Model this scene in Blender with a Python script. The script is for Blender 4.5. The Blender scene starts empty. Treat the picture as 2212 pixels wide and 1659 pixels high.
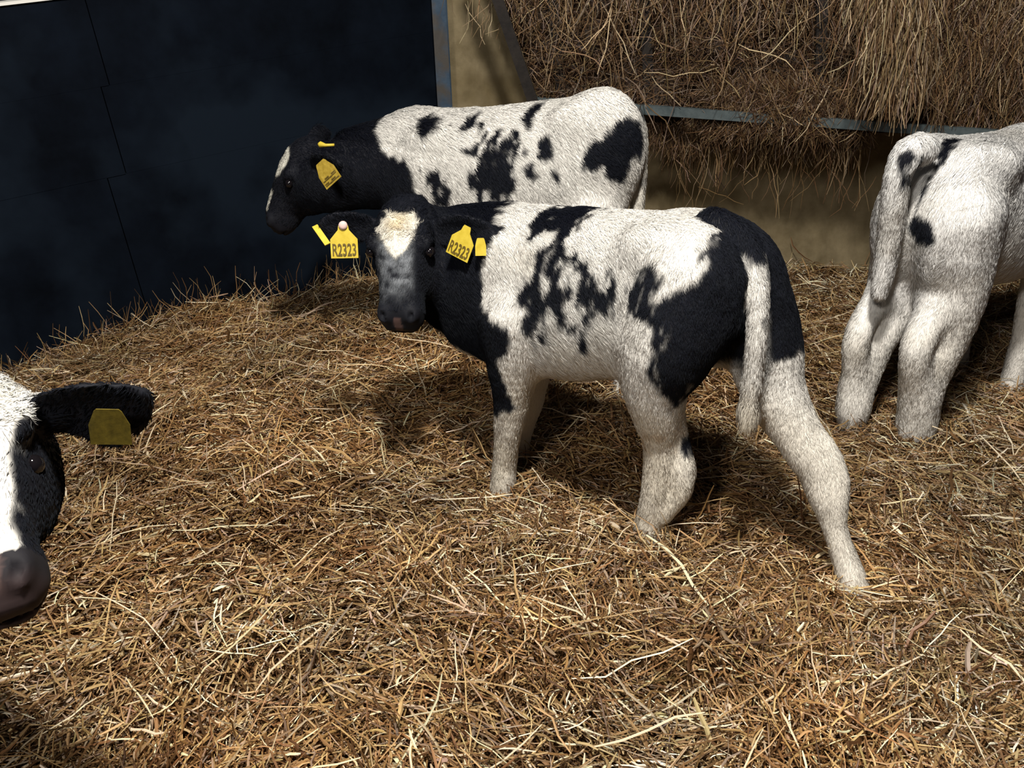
import bpy, math, random
import numpy as np
from mathutils import Vector, Matrix
from mathutils.bvhtree import BVHTree

random.seed(5)
RNG = np.random.default_rng(11)
scene = bpy.context.scene
COL = scene.collection

# ------------------------------------------------------------------ camera, world, lights, exposure
FPX, CX, CY, PITCH, CAMH = 1900.0, 1106.0, 829.5, math.radians(25.0), 1.28
cd = bpy.data.cameras.new('camera')
cam = bpy.data.objects.new('camera', cd)
COL.objects.link(cam)
cam.location = (0, 0, CAMH)
cam.rotation_euler = (math.pi / 2 - PITCH, 0, 0)
cd.sensor_fit = 'HORIZONTAL'
cd.sensor_width = 36.0
cd.lens = 36.0 * FPX / 2212.0
cd.clip_start = 0.05
scene.camera = cam

scene.view_settings.view_transform = 'Standard'
scene.view_settings.look = 'None'
scene.view_settings.gamma = 1.0
scene.view_settings.use_curve_mapping = False
scene.view_settings.exposure = 0.0

world = bpy.data.worlds.new('barn_night')
scene.world = world
world.use_nodes = True
world.node_tree.nodes['Background'].inputs['Color'].default_value = (0.55, 0.6, 0.75, 1)
world.node_tree.nodes['Background'].inputs['Strength'].default_value = 0.03


def lamp(name, loc, target, power, size, color, kind='AREA'):
    d = bpy.data.lights.new(name, kind)
    d.energy = power
    d.color = color
    if kind == 'AREA':
        d.shape = 'DISK'
        d.size = size
    else:
        d.shadow_soft_size = size
    o = bpy.data.objects.new(name, d)
    COL.objects.link(o)
    o.location = loc
    o.rotation_euler = (Vector(target) - Vector(loc)).to_track_quat('-Z', 'Y').to_euler()
    return o


lamp('barn_lamp', (0.05, 0.52, 3.5), (0.2, 2.0, 0.2), 212.0, 0.30, (1.0, 0.95, 0.87))
lamp('far_barn_lamp', (-1.6, -2.2, 3.2), (0.4, 2.4, 0.4), 105.0, 0.5, (1.0, 0.94, 0.86))

# ------------------------------------------------------------------ small maths kit
CAMP = np.array([0, 0, CAMH])
FW = np.array([0, math.cos(PITCH), -math.sin(PITCH)])
UP = np.array([0, math.sin(PITCH), math.cos(PITCH)])
RT = np.array([1.0, 0, 0])


def ray(px, py):
    return RT * (px - CX) / FPX + UP * (CY - py) / FPX + FW


def atZ(px, py, Z):
    return CAMP + ray(px, py) * Z


def atY(px, py, y):
    d = ray(px, py)
    return CAMP + d * (y / d[1])


def unit(v):
    v = np.asarray(v, float)
    return v / np.linalg.norm(v)


class Frame:
    """A body frame: x forward, y to the animal's left, z up, origin on the ground."""

    def __init__(self, o, heading):
        self.o = np.array(o, float)
        self.h = heading
        self.R = np.array([[math.cos(heading), math.sin(heading), 0],
                           [-math.sin(heading), math.cos(heading), 0], [0, 0, 1.0]])

    def loc(self, p):
        return self.R @ (np.asarray(p, float) - self.o)

    def dirl(self, v):
        return self.R @ np.asarray(v, float)

    def wor(self, p):
        return self.o + self.R.T @ np.asarray(p, float)

    def at(self, px, py, lat=0.0):
        d = self.dirl(ray(px, py))
        c = self.loc(CAMP)
        return c + d * ((lat - c[1]) / d[1])


def hash3(ix, iy, iz, seed):
    h = (ix.astype(np.uint64) * np.uint64(73856093)) ^ (iy.astype(np.uint64) * np.uint64(19349663)) ^ \
        (iz.astype(np.uint64) * np.uint64(83492791)) ^ np.uint64(seed * 2654435761 % (2 ** 32))
    h = (h ^ (h >> np.uint64(13))) * np.uint64(0x5bd1e995)
    h &= np.uint64(0xffffffff)
    h = (h ^ (h >> np.uint64(15))) * np.uint64(0x27d4eb2d)
    h &= np.uint64(0xffffffff)
    h ^= h >> np.uint64(16)
    return (h & np.uint64(0xffff)).astype(np.float64) / 32767.5 - 1.0


def vnoise(P, seed=1):
    """value noise in -1..1 at the points P (n,3)"""
    P = np.asarray(P, float) + 1000.0
    i = np.floor(P).astype(np.int64)
    f = P - i
    f = f * f * (3 - 2 * f)
    r = 0
    for dx in (0, 1):
        wx = f[:, 0] if dx else 1 - f[:, 0]
        for dy in (0, 1):
            wy = f[:, 1] if dy else 1 - f[:, 1]
            for dz in (0, 1):
                wz = f[:, 2] if dz else 1 - f[:, 2]
                r = r + wx * wy * wz * hash3(i[:, 0] + dx, i[:, 1] + dy, i[:, 2] + dz, seed)
    return r


def noise2(x, y, s, seed):
    return vnoise(np.stack([x * s, y * s, np.zeros_like(x)], 1), seed)


def sstep(a, b, x):
    t = np.clip((x - a) / (b - a), 0, 1)
    return t * t * (3 - 2 * t)


def poly_sd(pts, poly):
    """signed distance (negative inside) of 2-D points to a polygon"""
    poly = np.asarray(poly, float)
    d = np.full(len(pts), 1e9)
    ins = np.zeros(len(pts), bool)
    n = len(poly)
    for a in range(n):
        p, q = poly[a], poly[(a + 1) % n]
        e = q - p
        w = pts - p
        t = np.clip((w @ e) / max(e @ e, 1e-12), 0, 1)
        d = np.minimum(d, np.hypot(w[:, 0] - t * e[0], w[:, 1] - t * e[1]))
        c = (p[1] > pts[:, 1]) != (q[1] > pts[:, 1])
        with np.errstate(divide='ignore', invalid='ignore'):
            xi = p[0] + (pts[:, 1] - p[1]) / (q[1] - p[1]) * e[0]
        ins ^= c & (pts[:, 0] < xi)
    return np.where(ins, -d, d)


# ------------------------------------------------------------------ materials
def new_mat(name):
    m = bpy.data.materials.new(name)
    m.use_nodes = True
    nt = m.node_tree
    return m, nt, nt.nodes['Principled BSDF']


def plain(name, color, rough=0.6, metal=0.0, spec=0.5):
    m, nt, b = new_mat(name)
    b.inputs['Base Color'].default_value = (*color, 1)
    b.inputs['Roughness'].default_value = rough
    b.inputs['Metallic'].default_value = metal
    b.inputs['Specular IOR Level'].default_value = spec
    return m


def noisy(name, c0, c1, scale, rough=0.85, bump=0.3, detail=8.0, c2=None, s2=3.0, stretch=None, spec=0.3):
    m, nt, b = new_mat(name)
    tc = nt.nodes.new('ShaderNodeTexCoord')
    src = tc.outputs['Object']
    if stretch:
        mp = nt.nodes.new('ShaderNodeMapping')
        mp.inputs['Scale'].default_value = stretch
        nt.links.new(src, mp.inputs['Vector'])
        src = mp.outputs['Vector']
    n = nt.nodes.new('ShaderNodeTexNoise')
    n.inputs['Scale'].default_value = scale
    n.inputs['Detail'].default_value = detail
    n.inputs['Roughness'].default_value = 0.65
    nt.links.new(src, n.inputs['Vector'])
    r = nt.nodes.new('ShaderNodeValToRGB')
    r.color_ramp.elements[0].position = 0.3
    r.color_ramp.elements[1].position = 0.7
    r.color_ramp.elements[0].color = (*c0, 1)
    r.color_ramp.elements[1].color = (*c1, 1)
    nt.links.new(n.outputs['Fac'], r.inputs['Fac'])
    out = r.outputs['Color']
    if c2:
        n2 = nt.nodes.new('ShaderNodeTexNoise')
        n2.inputs['Scale'].default_value = s2
        n2.inputs['Detail'].default_value = 5
        nt.links.new(src, n2.inputs['Vector'])
        r2 = nt.nodes.new('ShaderNodeValToRGB')
        r2.color_ramp.elements[0].position = 0.5
        r2.color_ramp.elements[1].position = 0.62
        nt.links.new(n2.outputs['Fac'], r2.inputs['Fac'])
        mx = nt.nodes.new('ShaderNodeMix')
        mx.data_type = 'RGBA'
        nt.links.new(r2.outputs['Color'], mx.inputs['Factor'])
        nt.links.new(out, mx.inputs['A'])
        mx.inputs['B'].default_value = (*c2, 1)
        out = mx.outputs['Result']
    nt.links.new(out, b.inputs['Base Color'])
    b.inputs['Roughness'].default_value = rough
    b.inputs['Specular IOR Level'].default_value = spec
    if bump:
        bp = nt.nodes.new('ShaderNodeBump')
        bp.inputs['Strength'].default_value = bump
        bp.inputs['Distance'].default_value = 0.01
        nt.links.new(n.outputs['Fac'], bp.inputs['Height'])
        nt.links.new(bp.outputs['Normal'], b.inputs['Normal'])
    return m


def attr_mat(name, attr, rough, spec=0.3, translucent=0.0):
    m, nt, b = new_mat(name)
    a = nt.nodes.new('ShaderNodeAttribute')
    a.attribute_name = attr
    nt.links.new(a.outputs['Color'], b.inputs['Base Color'])
    b.inputs['Roughness'].default_value = rough
    b.inputs['Specular IOR Level'].default_value = spec
    if translucent:
        tr = nt.nodes.new('ShaderNodeBsdfTranslucent')
        nt.links.new(a.outputs['Color'], tr.inputs['Color'])
        mx = nt.nodes.new('ShaderNodeMixShader')
        mx.inputs['Fac'].default_value = translucent
        nt.links.new(b.outputs['BSDF'], mx.inputs[1])
        nt.links.new(tr.outputs['BSDF'], mx.inputs[2])
        nt.links.new(mx.outputs['Shader'], nt.nodes['Material Output'].inputs['Surface'])
    return m


def fur_mat():
    """Short coat hair: shaded with the skin's own normal, plus a hair sheen."""
    m, nt, b = new_mat('coat_hair')
    nt.nodes.remove(b)
    c = nt.nodes.new('ShaderNodeAttribute')
    c.attribute_name = 'coat'
    n = nt.nodes.new('ShaderNodeAttribute')
    n.attribute_name = 'skin_normal'
    vt = nt.nodes.new('ShaderNodeVectorTransform')
    vt.vector_type = 'NORMAL'
    vt.convert_from = 'OBJECT'
    vt.convert_to = 'WORLD'
    nt.links.new(n.outputs['Vector'], vt.inputs['Vector'])
    d = nt.nodes.new('ShaderNodeBsdfDiffuse')
    nt.links.new(c.outputs['Color'], d.inputs['Color'])
    nt.links.new(vt.outputs['Vector'], d.inputs['Normal'])
    h = nt.nodes.new('ShaderNodeBsdfHair')
    h.inputs['Color'].default_value = (0.62, 0.68, 0.8, 1)
    h.inputs['RoughnessU'].default_value = 0.35
    h.inputs['RoughnessV'].default_value = 0.6
    mx = nt.nodes.new('ShaderNodeMixShader')
    mx.inputs['Fac'].default_value = 0.016
    nt.links.new(d.outputs['BSDF'], mx.inputs[1])
    nt.links.new(h.outputs['BSDF'], mx.inputs[2])
    nt.links.new(mx.outputs['Shader'], nt.nodes['Material Output'].inputs['Surface'])
    return m


M_SKIN = attr_mat('calf_skin', 'coat', 0.75, 0.25)
M_FUR = fur_mat()
M_EYE = plain('calf_eye', (0.006, 0.005, 0.006), 0.06)
M_TAG = noisy('yellow_tag', (0.50, 0.37, 0.030), (0.62, 0.48, 0.060), 60, 0.45, 0.05)
M_TAGDARK = noisy('dirty_yellow_tag', (0.24, 0.16, 0.015), (0.42, 0.30, 0.045), 90, 0.5, 0.05)
M_TAGSHADE = noisy('shaded_olive_tag', (0.06, 0.045, 0.004), (0.15, 0.11, 0.012), 90, 0.6, 0.05)  # yellow tag darkened to olive: the ear's shade is painted into its colour
M_INK = plain('tag_ink', (0.10, 0.065, 0.005), 0.6)
M_BUTTON = plain('tag_button', (0.62, 0.45, 0.42), 0.5)
M_STRAW = attr_mat('straw', 'tint', 0.5, 0.35, 0.12)
M_HAY = attr_mat('hay', 'tint', 0.6, 0.25, 0.1)
M_FLOOR = noisy('trodden_bedding', (0.05, 0.025, 0.008), (0.16, 0.085, 0.03), 30, 0.95, 0.8)
M_HAYCORE = noisy('packed_hay', (0.03, 0.016, 0.006), (0.10, 0.055, 0.022), 25, 0.95, 1.0)
M_CONC = noisy('stained_concrete', (0.135, 0.105, 0.055), (0.26, 0.21, 0.125), 7, 0.9, 0.5, 10, (0.13, 0.098, 0.046), 2.2)
M_DARK = noisy('dark_panel', (0.0010, 0.0017, 0.0034), (0.0034, 0.0058, 0.0110), 4, 0.8, 0.15, 8, (0.006, 0.010, 0.017), 1.6, None, 0.05)
M_PALE = plain('pale_capping', (0.75, 0.74, 0.70), 0.6)
M_STEEL = noisy('painted_blue_steel', (0.014, 0.035, 0.065), (0.04, 0.07, 0.11), 18, 0.55, 0.1, 6, (0.05, 0.045, 0.04), 6)
M_RACK = noisy('dark_rack_steel', (0.006, 0.005, 0.005), (0.022, 0.017, 0.014), 25, 0.7, 0.2)
M_RAIL = noisy('grey_rail_steel', (0.035, 0.05, 0.055), (0.08, 0.10, 0.105), 25, 0.6, 0.2)


# ------------------------------------------------------------------ object kit
def link(name, data, parent=None, mats=()):
    o = bpy.data.objects.new(name, data)
    COL.objects.link(o)
    for m in mats:
        data.materials.append(m)
    if parent is not None:
        o.parent = parent
    return o


def tag(o, label=None, cat=None, group=None, kind=None):
    if label: o['label'] = label
    if cat: o['category'] = cat
    if group: o['group'] = group
    if kind: o['kind'] = kind
    return o


def mesh_np(name, V, F, smooth=False):
    """mesh from numpy; F (n,k) of one face size"""
    V = np.ascontiguousarray(V, np.float32)
    F = np.ascontiguousarray(F, np.int32)
    me = bpy.data.meshes.new(name)
    me.vertices.add(len(V))
    me.vertices.foreach_set('co', V.ravel())
    n, k = F.shape
    me.loops.add(n * k)
    me.loops.foreach_set('vertex_index', F.ravel())
    me.polygons.add(n)
    me.polygons.foreach_set('loop_start', np.arange(0, n * k, k, dtype=np.int32))
    me.polygons.foreach_set('loop_total', np.full(n, k, np.int32))
    me.update(calc_edges=True)
    me.validate()
    me.polygons.foreach_set('use_smooth', np.full(n, smooth, bool))
    return me


def set_col(me, name, rgb):
    a = me.attributes.new(name, 'FLOAT_COLOR', 'POINT')
    c = np.ones((len(rgb), 4), np.float32)
    c[:, :3] = rgb
    a.data.foreach_set('color', c.ravel())


def box_between(p, q, w, d, side, bev=0.0):
    """verts, faces of a bar from p to q: width w along `side`, depth d across"""
    p, q = np.asarray(p, float), np.asarray(q, float)
    a = unit(q - p)
    s = unit(np.asarray(side, float) - a * np.dot(side, a))
    t = np.cross(a, s)
    prof = [(-w / 2, -d / 2), (w / 2, -d / 2), (w / 2, d / 2), (-w / 2, d / 2)]
    V = [c + s * u + t * v for c in (p, q) for u, v in prof]
    Fq = [(0, 1, 5, 4), (1, 2, 6, 5), (2, 3, 7, 6), (3, 0, 4, 7), (3, 2, 1, 0), (4, 5, 6, 7)]
    return np.array(V), np.array(Fq)


def merge(parts):
    Vs, Fs, o = [], [], 0
    for V, F in parts:
        Vs.append(V)
        Fs.append(np.asarray(F) + o)
        o += len(V)
    return np.concatenate(Vs), np.concatenate(Fs)


def tube_np(path, rad, seg=10):
    path = np.asarray(path, float)
    rad = np.broadcast_to(np.asarray(rad, float), (len(path),))
    V, F = [], []
    up = np.array([0.13, 0.21, 0.97])
    for i, p in enumerate(path):
        t = unit(path[min(i + 1, len(path) - 1)] - path[max(i - 1, 0)])
        a = unit(np.cross(t, up))
        b = np.cross(t, a)
        for k in range(seg):
            an = 2 * math.pi * k / seg
            V.append(p + rad[i] * (a * math.cos(an) + b * math.sin(an)))
    for i in range(len(path) - 1):
        for k in range(seg):
            F.append((i * seg + k, i * seg + (k + 1) % seg, (i + 1) * seg + (k + 1) % seg, (i + 1) * seg + k))
    n = len(V)
    V.append(path[0]); V.append(path[-1])
    for k in range(seg):
        F.append((n, (k + 1) % seg, k, n))
        m = (len(path) - 1) * seg
        F.append((n + 1, m + k, m + (k + 1) % seg, n + 1))
    return np.array(V), F


def tube_mesh(name, path, rad, seg=10):
    V, F = tube_np(path, rad, seg)
    me = bpy.data.meshes.new(name)
    me.from_pydata([tuple(v) for v in V], [], [tuple(dict.fromkeys(f)) for f in F])
    for p in me.polygons: p.use_smooth = True
    return me


# ------------------------------------------------------------------ implicit body builder
def crom(P, n=6):
    """Catmull-Rom through rows of P"""
    P = np.asarray(P, float)
    Q = np.vstack([2 * P[0] - P[1], P, 2 * P[-1] - P[-2]])
    out = []
    for i in range(1, len(Q) - 2):
        for k in range(n):
            t = k / n
            a, b, c, d = Q[i - 1], Q[i], Q[i + 1], Q[i + 2]
            out.append(0.5 * (2 * b + (c - a) * t + (2 * a - 5 * b + 4 * c - d) * t * t + (3 * b - a - 3 * c + d) * t ** 3))
    out.append(P[-1])
    return np.array(out)


class Prim:
    def __init__(self, f, lo, hi, k, fur, name='', cut=False):
        self.f, self.lo, self.hi, self.k, self.fur, self.name, self.cut = f, np.array(lo), np.array(hi), k, fur, name, cut


def chain(pts, k=0.03, fur=0.012, name='', sub=5):
    """pts rows (x,y,z,r): a tapering limb"""
    S = crom(pts, sub)

    def f(P):
        d = np.full(len(P), 1e9)
        for a, b in zip(S[:-1], S[1:]):
            e = b[:3] - a[:3]
            w = P - a[:3]
            t = np.clip(w @ e / max(e @ e, 1e-12), 0, 1)
            d = np.minimum(d, np.sqrt(((w - t[:, None] * e) ** 2).sum(1)) - (a[3] + t * (b[3] - a[3])))
        return d
    r = S[:, 3].max()
    return Prim(f, S[:, :3].min(0) - r, S[:, :3].max(0) + r, k, fur, name)


def ellip(c, axes, rad, k=0.05, fur=0.016, name='', cut=False):
    c = np.asarray(c, float)
    A = np.array([unit(a) for a in axes])
    rad = np.asarray(rad, float)

    def f(P):
        q = (P - c) @ A.T / rad
        n = np.sqrt((q ** 2).sum(1)) + 1e-9
        g = np.sqrt(((q / rad) ** 2).sum(1)) + 1e-9
        return n * (n - 1) / g
    m = rad.max()
    return Prim(f, c - m, c + m, k, fur, name, cut)


def trunk(st, k=0.05, fur=0.02, p=2.2, name='trunk'):
    """st rows (x, ztop, zbot, halfwidth), x ascending"""
    st = np.array(sorted(st), float)
    xs = np.linspace(st[0, 0], st[-1, 0], 160)
    prof = [np.interp(xs, st[:, 0], st[:, c]) for c in (1, 2, 3)]
    ker = np.hanning(15); ker /= ker.sum()
    prof = [np.convolve(np.pad(a, 7, 'edge'), ker, 'valid') for a in prof]

    def f(P):
        x = np.clip(P[:, 0], xs[0], xs[-1])
        zt, zb, hw = [np.interp(x, xs, a) for a in prof]
        cz, h = (zt + zb) / 2, (zt - zb) / 2
        v = (P[:, 2] - cz) / h
        w = hw * (1 - 0.10 * np.clip(v, -1, 1) - 0.02)
        u = P[:, 1] / w
        n = (np.abs(u) ** p + np.abs(v) ** p) ** (1 / p) + 1e-9
        g = np.sqrt((u / w) ** 2 + (v / h) ** 2) / np.sqrt(u * u + v * v + 1e-9) + 1e-9
        d = (n - 1) / g
        ex = np.abs(P[:, 0] - x)
        return np.where(ex > 0, np.sqrt(np.maximum(d, 0) ** 2 + ex ** 2) + np.minimum(d, 0) * 0.0, d)
    return Prim(f, (st[0, 0], -st[:, 3].max() * 1.1, st[:, 2].min()), (st[-1, 0], st[:, 3].max() * 1.1, st[:, 1].max()), k, fur, name)


HEAD = np.array([  # t, half width, front, back
    (-0.03, 0.034, 0.000, -0.065), (0.00, 0.058, 0.026, -0.09), (0.04, 0.070, 0.043, -0.115), (0.085, 0.075, 0.047, -0.130),
    (0.13, 0.066, 0.042, -0.125), (0.17, 0.055, 0.037, -0.100), (0.21, 0.051, 0.033, -0.082), (0.245, 0.056, 0.028, -0.074),
    (0.27, 0.053, 0.016, -0.068), (0.288, 0.036, -0.004, -0.058)])


class HeadFrame:
    """o = poll, u = poll to muzzle, n = face normal, s = the animal's left; all in body coordinates"""

    def __init__(self, o, u, n, sc=1.0):
        self.o, self.sc, self.eye_t, self.eye_s, self.eye_n = np.asarray(o, float), sc, 0.105, 0.072, 0.013
        self.u = unit(u)
        n = np.asarray(n, float)
        self.n = unit(n - self.u * (n @ self.u))
        self.s = np.cross(self.n, self.u)
        self.A = np.array([self.u, self.s, self.n])

    def p(self, t, s, n):
        return self.o + self.sc * (self.u * t + self.s * s + self.n * n)

    def q(self, P):
        return (P - self.o) @ self.A.T / self.sc


def head_prims(H):
    sc = H.sc
    ts = np.linspace(HEAD[0, 0], HEAD[-1, 0], 120)
    prof = [np.interp(ts, HEAD[:, 0], HEAD[:, c]) for c in (1, 2, 3)]
    ker = np.hanning(11); ker /= ker.sum()
    prof = [np.convolve(np.pad(a, 5, 'edge'), ker, 'valid') for a in prof]

    def f(P):
        q = H.q(P)
        t = np.clip(q[:, 0], ts[0], ts[-1])
        hw, a, b = [np.interp(t, ts, c) for c in prof]
        cn, h = (a + b) / 2, (a - b) / 2
        v = (q[:, 2] - cn) / h
        w = hw * (1 - 0.16 * np.clip(-v, 0, 1))
        u = q[:, 1] / w
        p = 2.5
        nn = (np.abs(u) ** p + np.abs(v) ** p) ** (1 / p) + 1e-9
        g = np.sqrt((u / w) ** 2 + (v / h) ** 2) / np.sqrt(u * u + v * v + 1e-9) + 1e-9
        d = (nn - 1) / g
        ex = np.abs(q[:, 0] - t)
        return sc * np.where(ex > 0, np.sqrt(np.maximum(d, 0) ** 2 + ex ** 2), d)
    c = H.p(0.12, 0, -0.04)
    out = [Prim(f, c - 0.24 * sc, c + 0.24 * sc, 0.05, 0.008, 'head')]
    for s in (-1, 1):   # brows over the eye sockets, the sockets, nostril wings and nostrils, cheeks
        out.append(ellip(H.p(0.080, 0.066 * s, 0.022), H.A, np.array((0.024, 0.015, 0.016)) * sc, 0.02, 0.008, 'head'))
        out.append(ellip(H.p(H.eye_t, (H.eye_s + 0.008) * s, H.eye_n + 0.003), H.A, np.array((0.013, 0.010, 0.010)) * sc, 0.010, 0.004, 'socket', True))
        out.append(ellip(H.p(0.253, 0.033 * s, 0.012), H.A, np.array((0.022, 0.017, 0.016)) * sc, 0.015, 0.0, 'muzzle'))
        out.append(ellip(H.p(0.262, 0.034 * s, 0.026), [H.u + 0.4 * s * H.s, H.s, H.n], np.array((0.012, 0.006, 0.012)) * sc, 0.006, 0.0, 'muzzle', True))
        out.append(ellip(H.p(0.12, 0.045 * s, -0.07), H.A, np.array((0.06, 0.024, 0.045)) * sc, 0.04, 0.009, 'head'))
    out.append(ellip(H.p(0.279, 0, -0.038), H.A, np.array((0.020, 0.06, 0.0035)) * sc, 0.006, 0.0, 'muzzle', True))   # mouth line
    return out


def ear_prim(base, tip, inner, wid=0.045, fur=0.010):
    base, tip = np.asarray(base, float), np.asarray(tip, float)
    L = np.linalg.norm(tip - base)
    e = (tip - base) / L
    m = unit(np.asarray(inner, float) - e * np.dot(inner, e))
    c = np.cross(m, e)

    def f(P):
        q = P - base
        a, b, n = q @ e, q @ c, q @ m
        t = np.clip(a / L, 0, 1)
        w = wid * np.interp(t, (0, 0.12, 0.3, 0.5, 0.7, 0.85, 0.95, 1.0), (0.34, 0.52, 0.86, 1.0, 0.92, 0.68, 0.42, 0.16))
        off = 0.35 * b * b / wid + 0.10 * L * (t - t * t)
        th = 0.0065 + 0.010 * np.clip(1 - t * 4, 0, 1)
        u, v = b / w, (n - off) / th
        nn = np.sqrt(u * u + v * v) + 1e-9
        g = np.sqrt((u / w) ** 2 + (v / th) ** 2) / nn + 1e-9
        d = (nn - 1) / g
        ex = np.abs(a / L - t) * L
        return np.where(ex > 0, np.sqrt(np.maximum(d, 0) ** 2 + ex ** 2), d)
    R = wid * 1.3
    return Prim(f, np.minimum(base, tip) - R, np.maximum(base, tip) + R, 0.012, fur, 'ear')


def build_field(prims, h):
    lo = np.min([p.lo for p in prims if not p.cut], 0) - 0.05
    hi = np.max([p.hi for p in prims if not p.cut], 0) + 0.05
    n = np.ceil((hi - lo) / h).astype(int) + 1
    Fd = np.full(n, 0.2)
    ax = [lo[i] + h * np.arange(n[i]) for i in range(3)]
    for p in prims:
        m = p.k + 0.04
        i0 = np.clip(np.floor((p.lo - m - lo) / h).astype(int), 0, n - 1)
        i1 = np.clip(np.ceil((p.hi + m - lo) / h).astype(int) + 1, 1, n)
        sl = tuple(slice(a, b) for a, b in zip(i0, i1))
        g = np.meshgrid(*[ax[i][sl[i]] for i in range(3)], indexing='ij')
        P = np.stack([a.ravel() for a in g], 1)
        d = p.f(P).reshape(g[0].shape)
        cur = Fd[sl]
        if p.cut:
            d = -d
            hh = np.maximum(p.k - np.abs(cur - d), 0) / p.k
            Fd[sl] = np.maximum(cur, d) + hh * hh * p.k / 4
        else:
            hh = np.maximum(p.k - np.abs(cur - d), 0) / p.k
            Fd[sl] = np.minimum(cur, d) - hh * hh * p.k / 4
    return Fd, lo


def surface_nets(Fd, lo, h):
    ins = Fd < 0
    nx, ny, nz = Fd.shape
    cnt = np.zeros((nx - 1, ny - 1, nz - 1), np.int8)
    offs = [(a, b, c) for a in (0, 1) for b in (0, 1) for c in (0, 1)]
    for a, b, c in offs:
        cnt += ins[a:nx - 1 + a, b:ny - 1 + b, c:nz - 1 + c]
    act = (cnt > 0) & (cnt < 8)
    I = np.argwhere(act)
    vid = np.full(act.shape, -1, np.int64)
    vid[act] = np.arange(len(I))
    val = {o: Fd[I[:, 0] + o[0], I[:, 1] + o[1], I[:, 2] + o[2]] for o in offs}
    S = np.zeros((len(I), 3))
    N = np.zeros(len(I))
    for o in offs:
        for ax in range(3):
            if o[ax] == 0:
                q = list(o); q[ax] = 1; q = tuple(q)
                a, b = val[o], val[q]
                cr = (a < 0) != (b < 0)
                t = np.where(cr, a / np.where(cr, a - b, 1), 0)
                P = np.tile(np.array(o, float), (len(I), 1))
                P[:, ax] += t
                S[cr] += P[cr]
                N[cr] += 1
    V = lo + h * (I + S / N[:, None])
    faces = []
    for ax in range(3):
        a, b = [i for i in range(3) if i != ax]
        s0 = [slice(None)] * 3; s1 = [slice(None)] * 3
        s0[ax] = slice(0, -1); s1[ax] = slice(1, None)
        ch = ins[tuple(s0)] != ins[tuple(s1)]
        E = np.argwhere(ch)
        E = E[(E[:, a] > 0) & (E[:, b] > 0) & (E[:, a] < Fd.shape[a] - 1) & (E[:, b] < Fd.shape[b] - 1)]
        def cell(da, db):
            q = E.copy(); q[:, a] -= da; q[:, b] -= db
            return vid[q[:, 0], q[:, 1], q[:, 2]]
        Q = np.stack([cell(1, 1), cell(0, 1), cell(0, 0), cell(1, 0)], 1)
        first = ins[E[:, 0], E[:, 1], E[:, 2]]
        flip = first if ax != 1 else ~first
        Q[~flip] = Q[~flip][:, ::-1]
        faces.append(Q)
    return V, np.concatenate(faces)


def vert_normals(V, F):
    a = V[F[:, 2]] - V[F[:, 0]]
    b = V[F[:, 3]] - V[F[:, 1]]
    fn = np.cross(a, b)
    N = np.zeros_like(V)
    for k in range(4):
        np.add.at(N, F[:, k], fn)
    return N / (np.linalg.norm(N, axis=1, keepdims=True) + 1e-12)


WHITE = np.array((0.81, 0.785, 0.735))
BLACK = np.array((0.0036, 0.0042, 0.0078))


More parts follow.
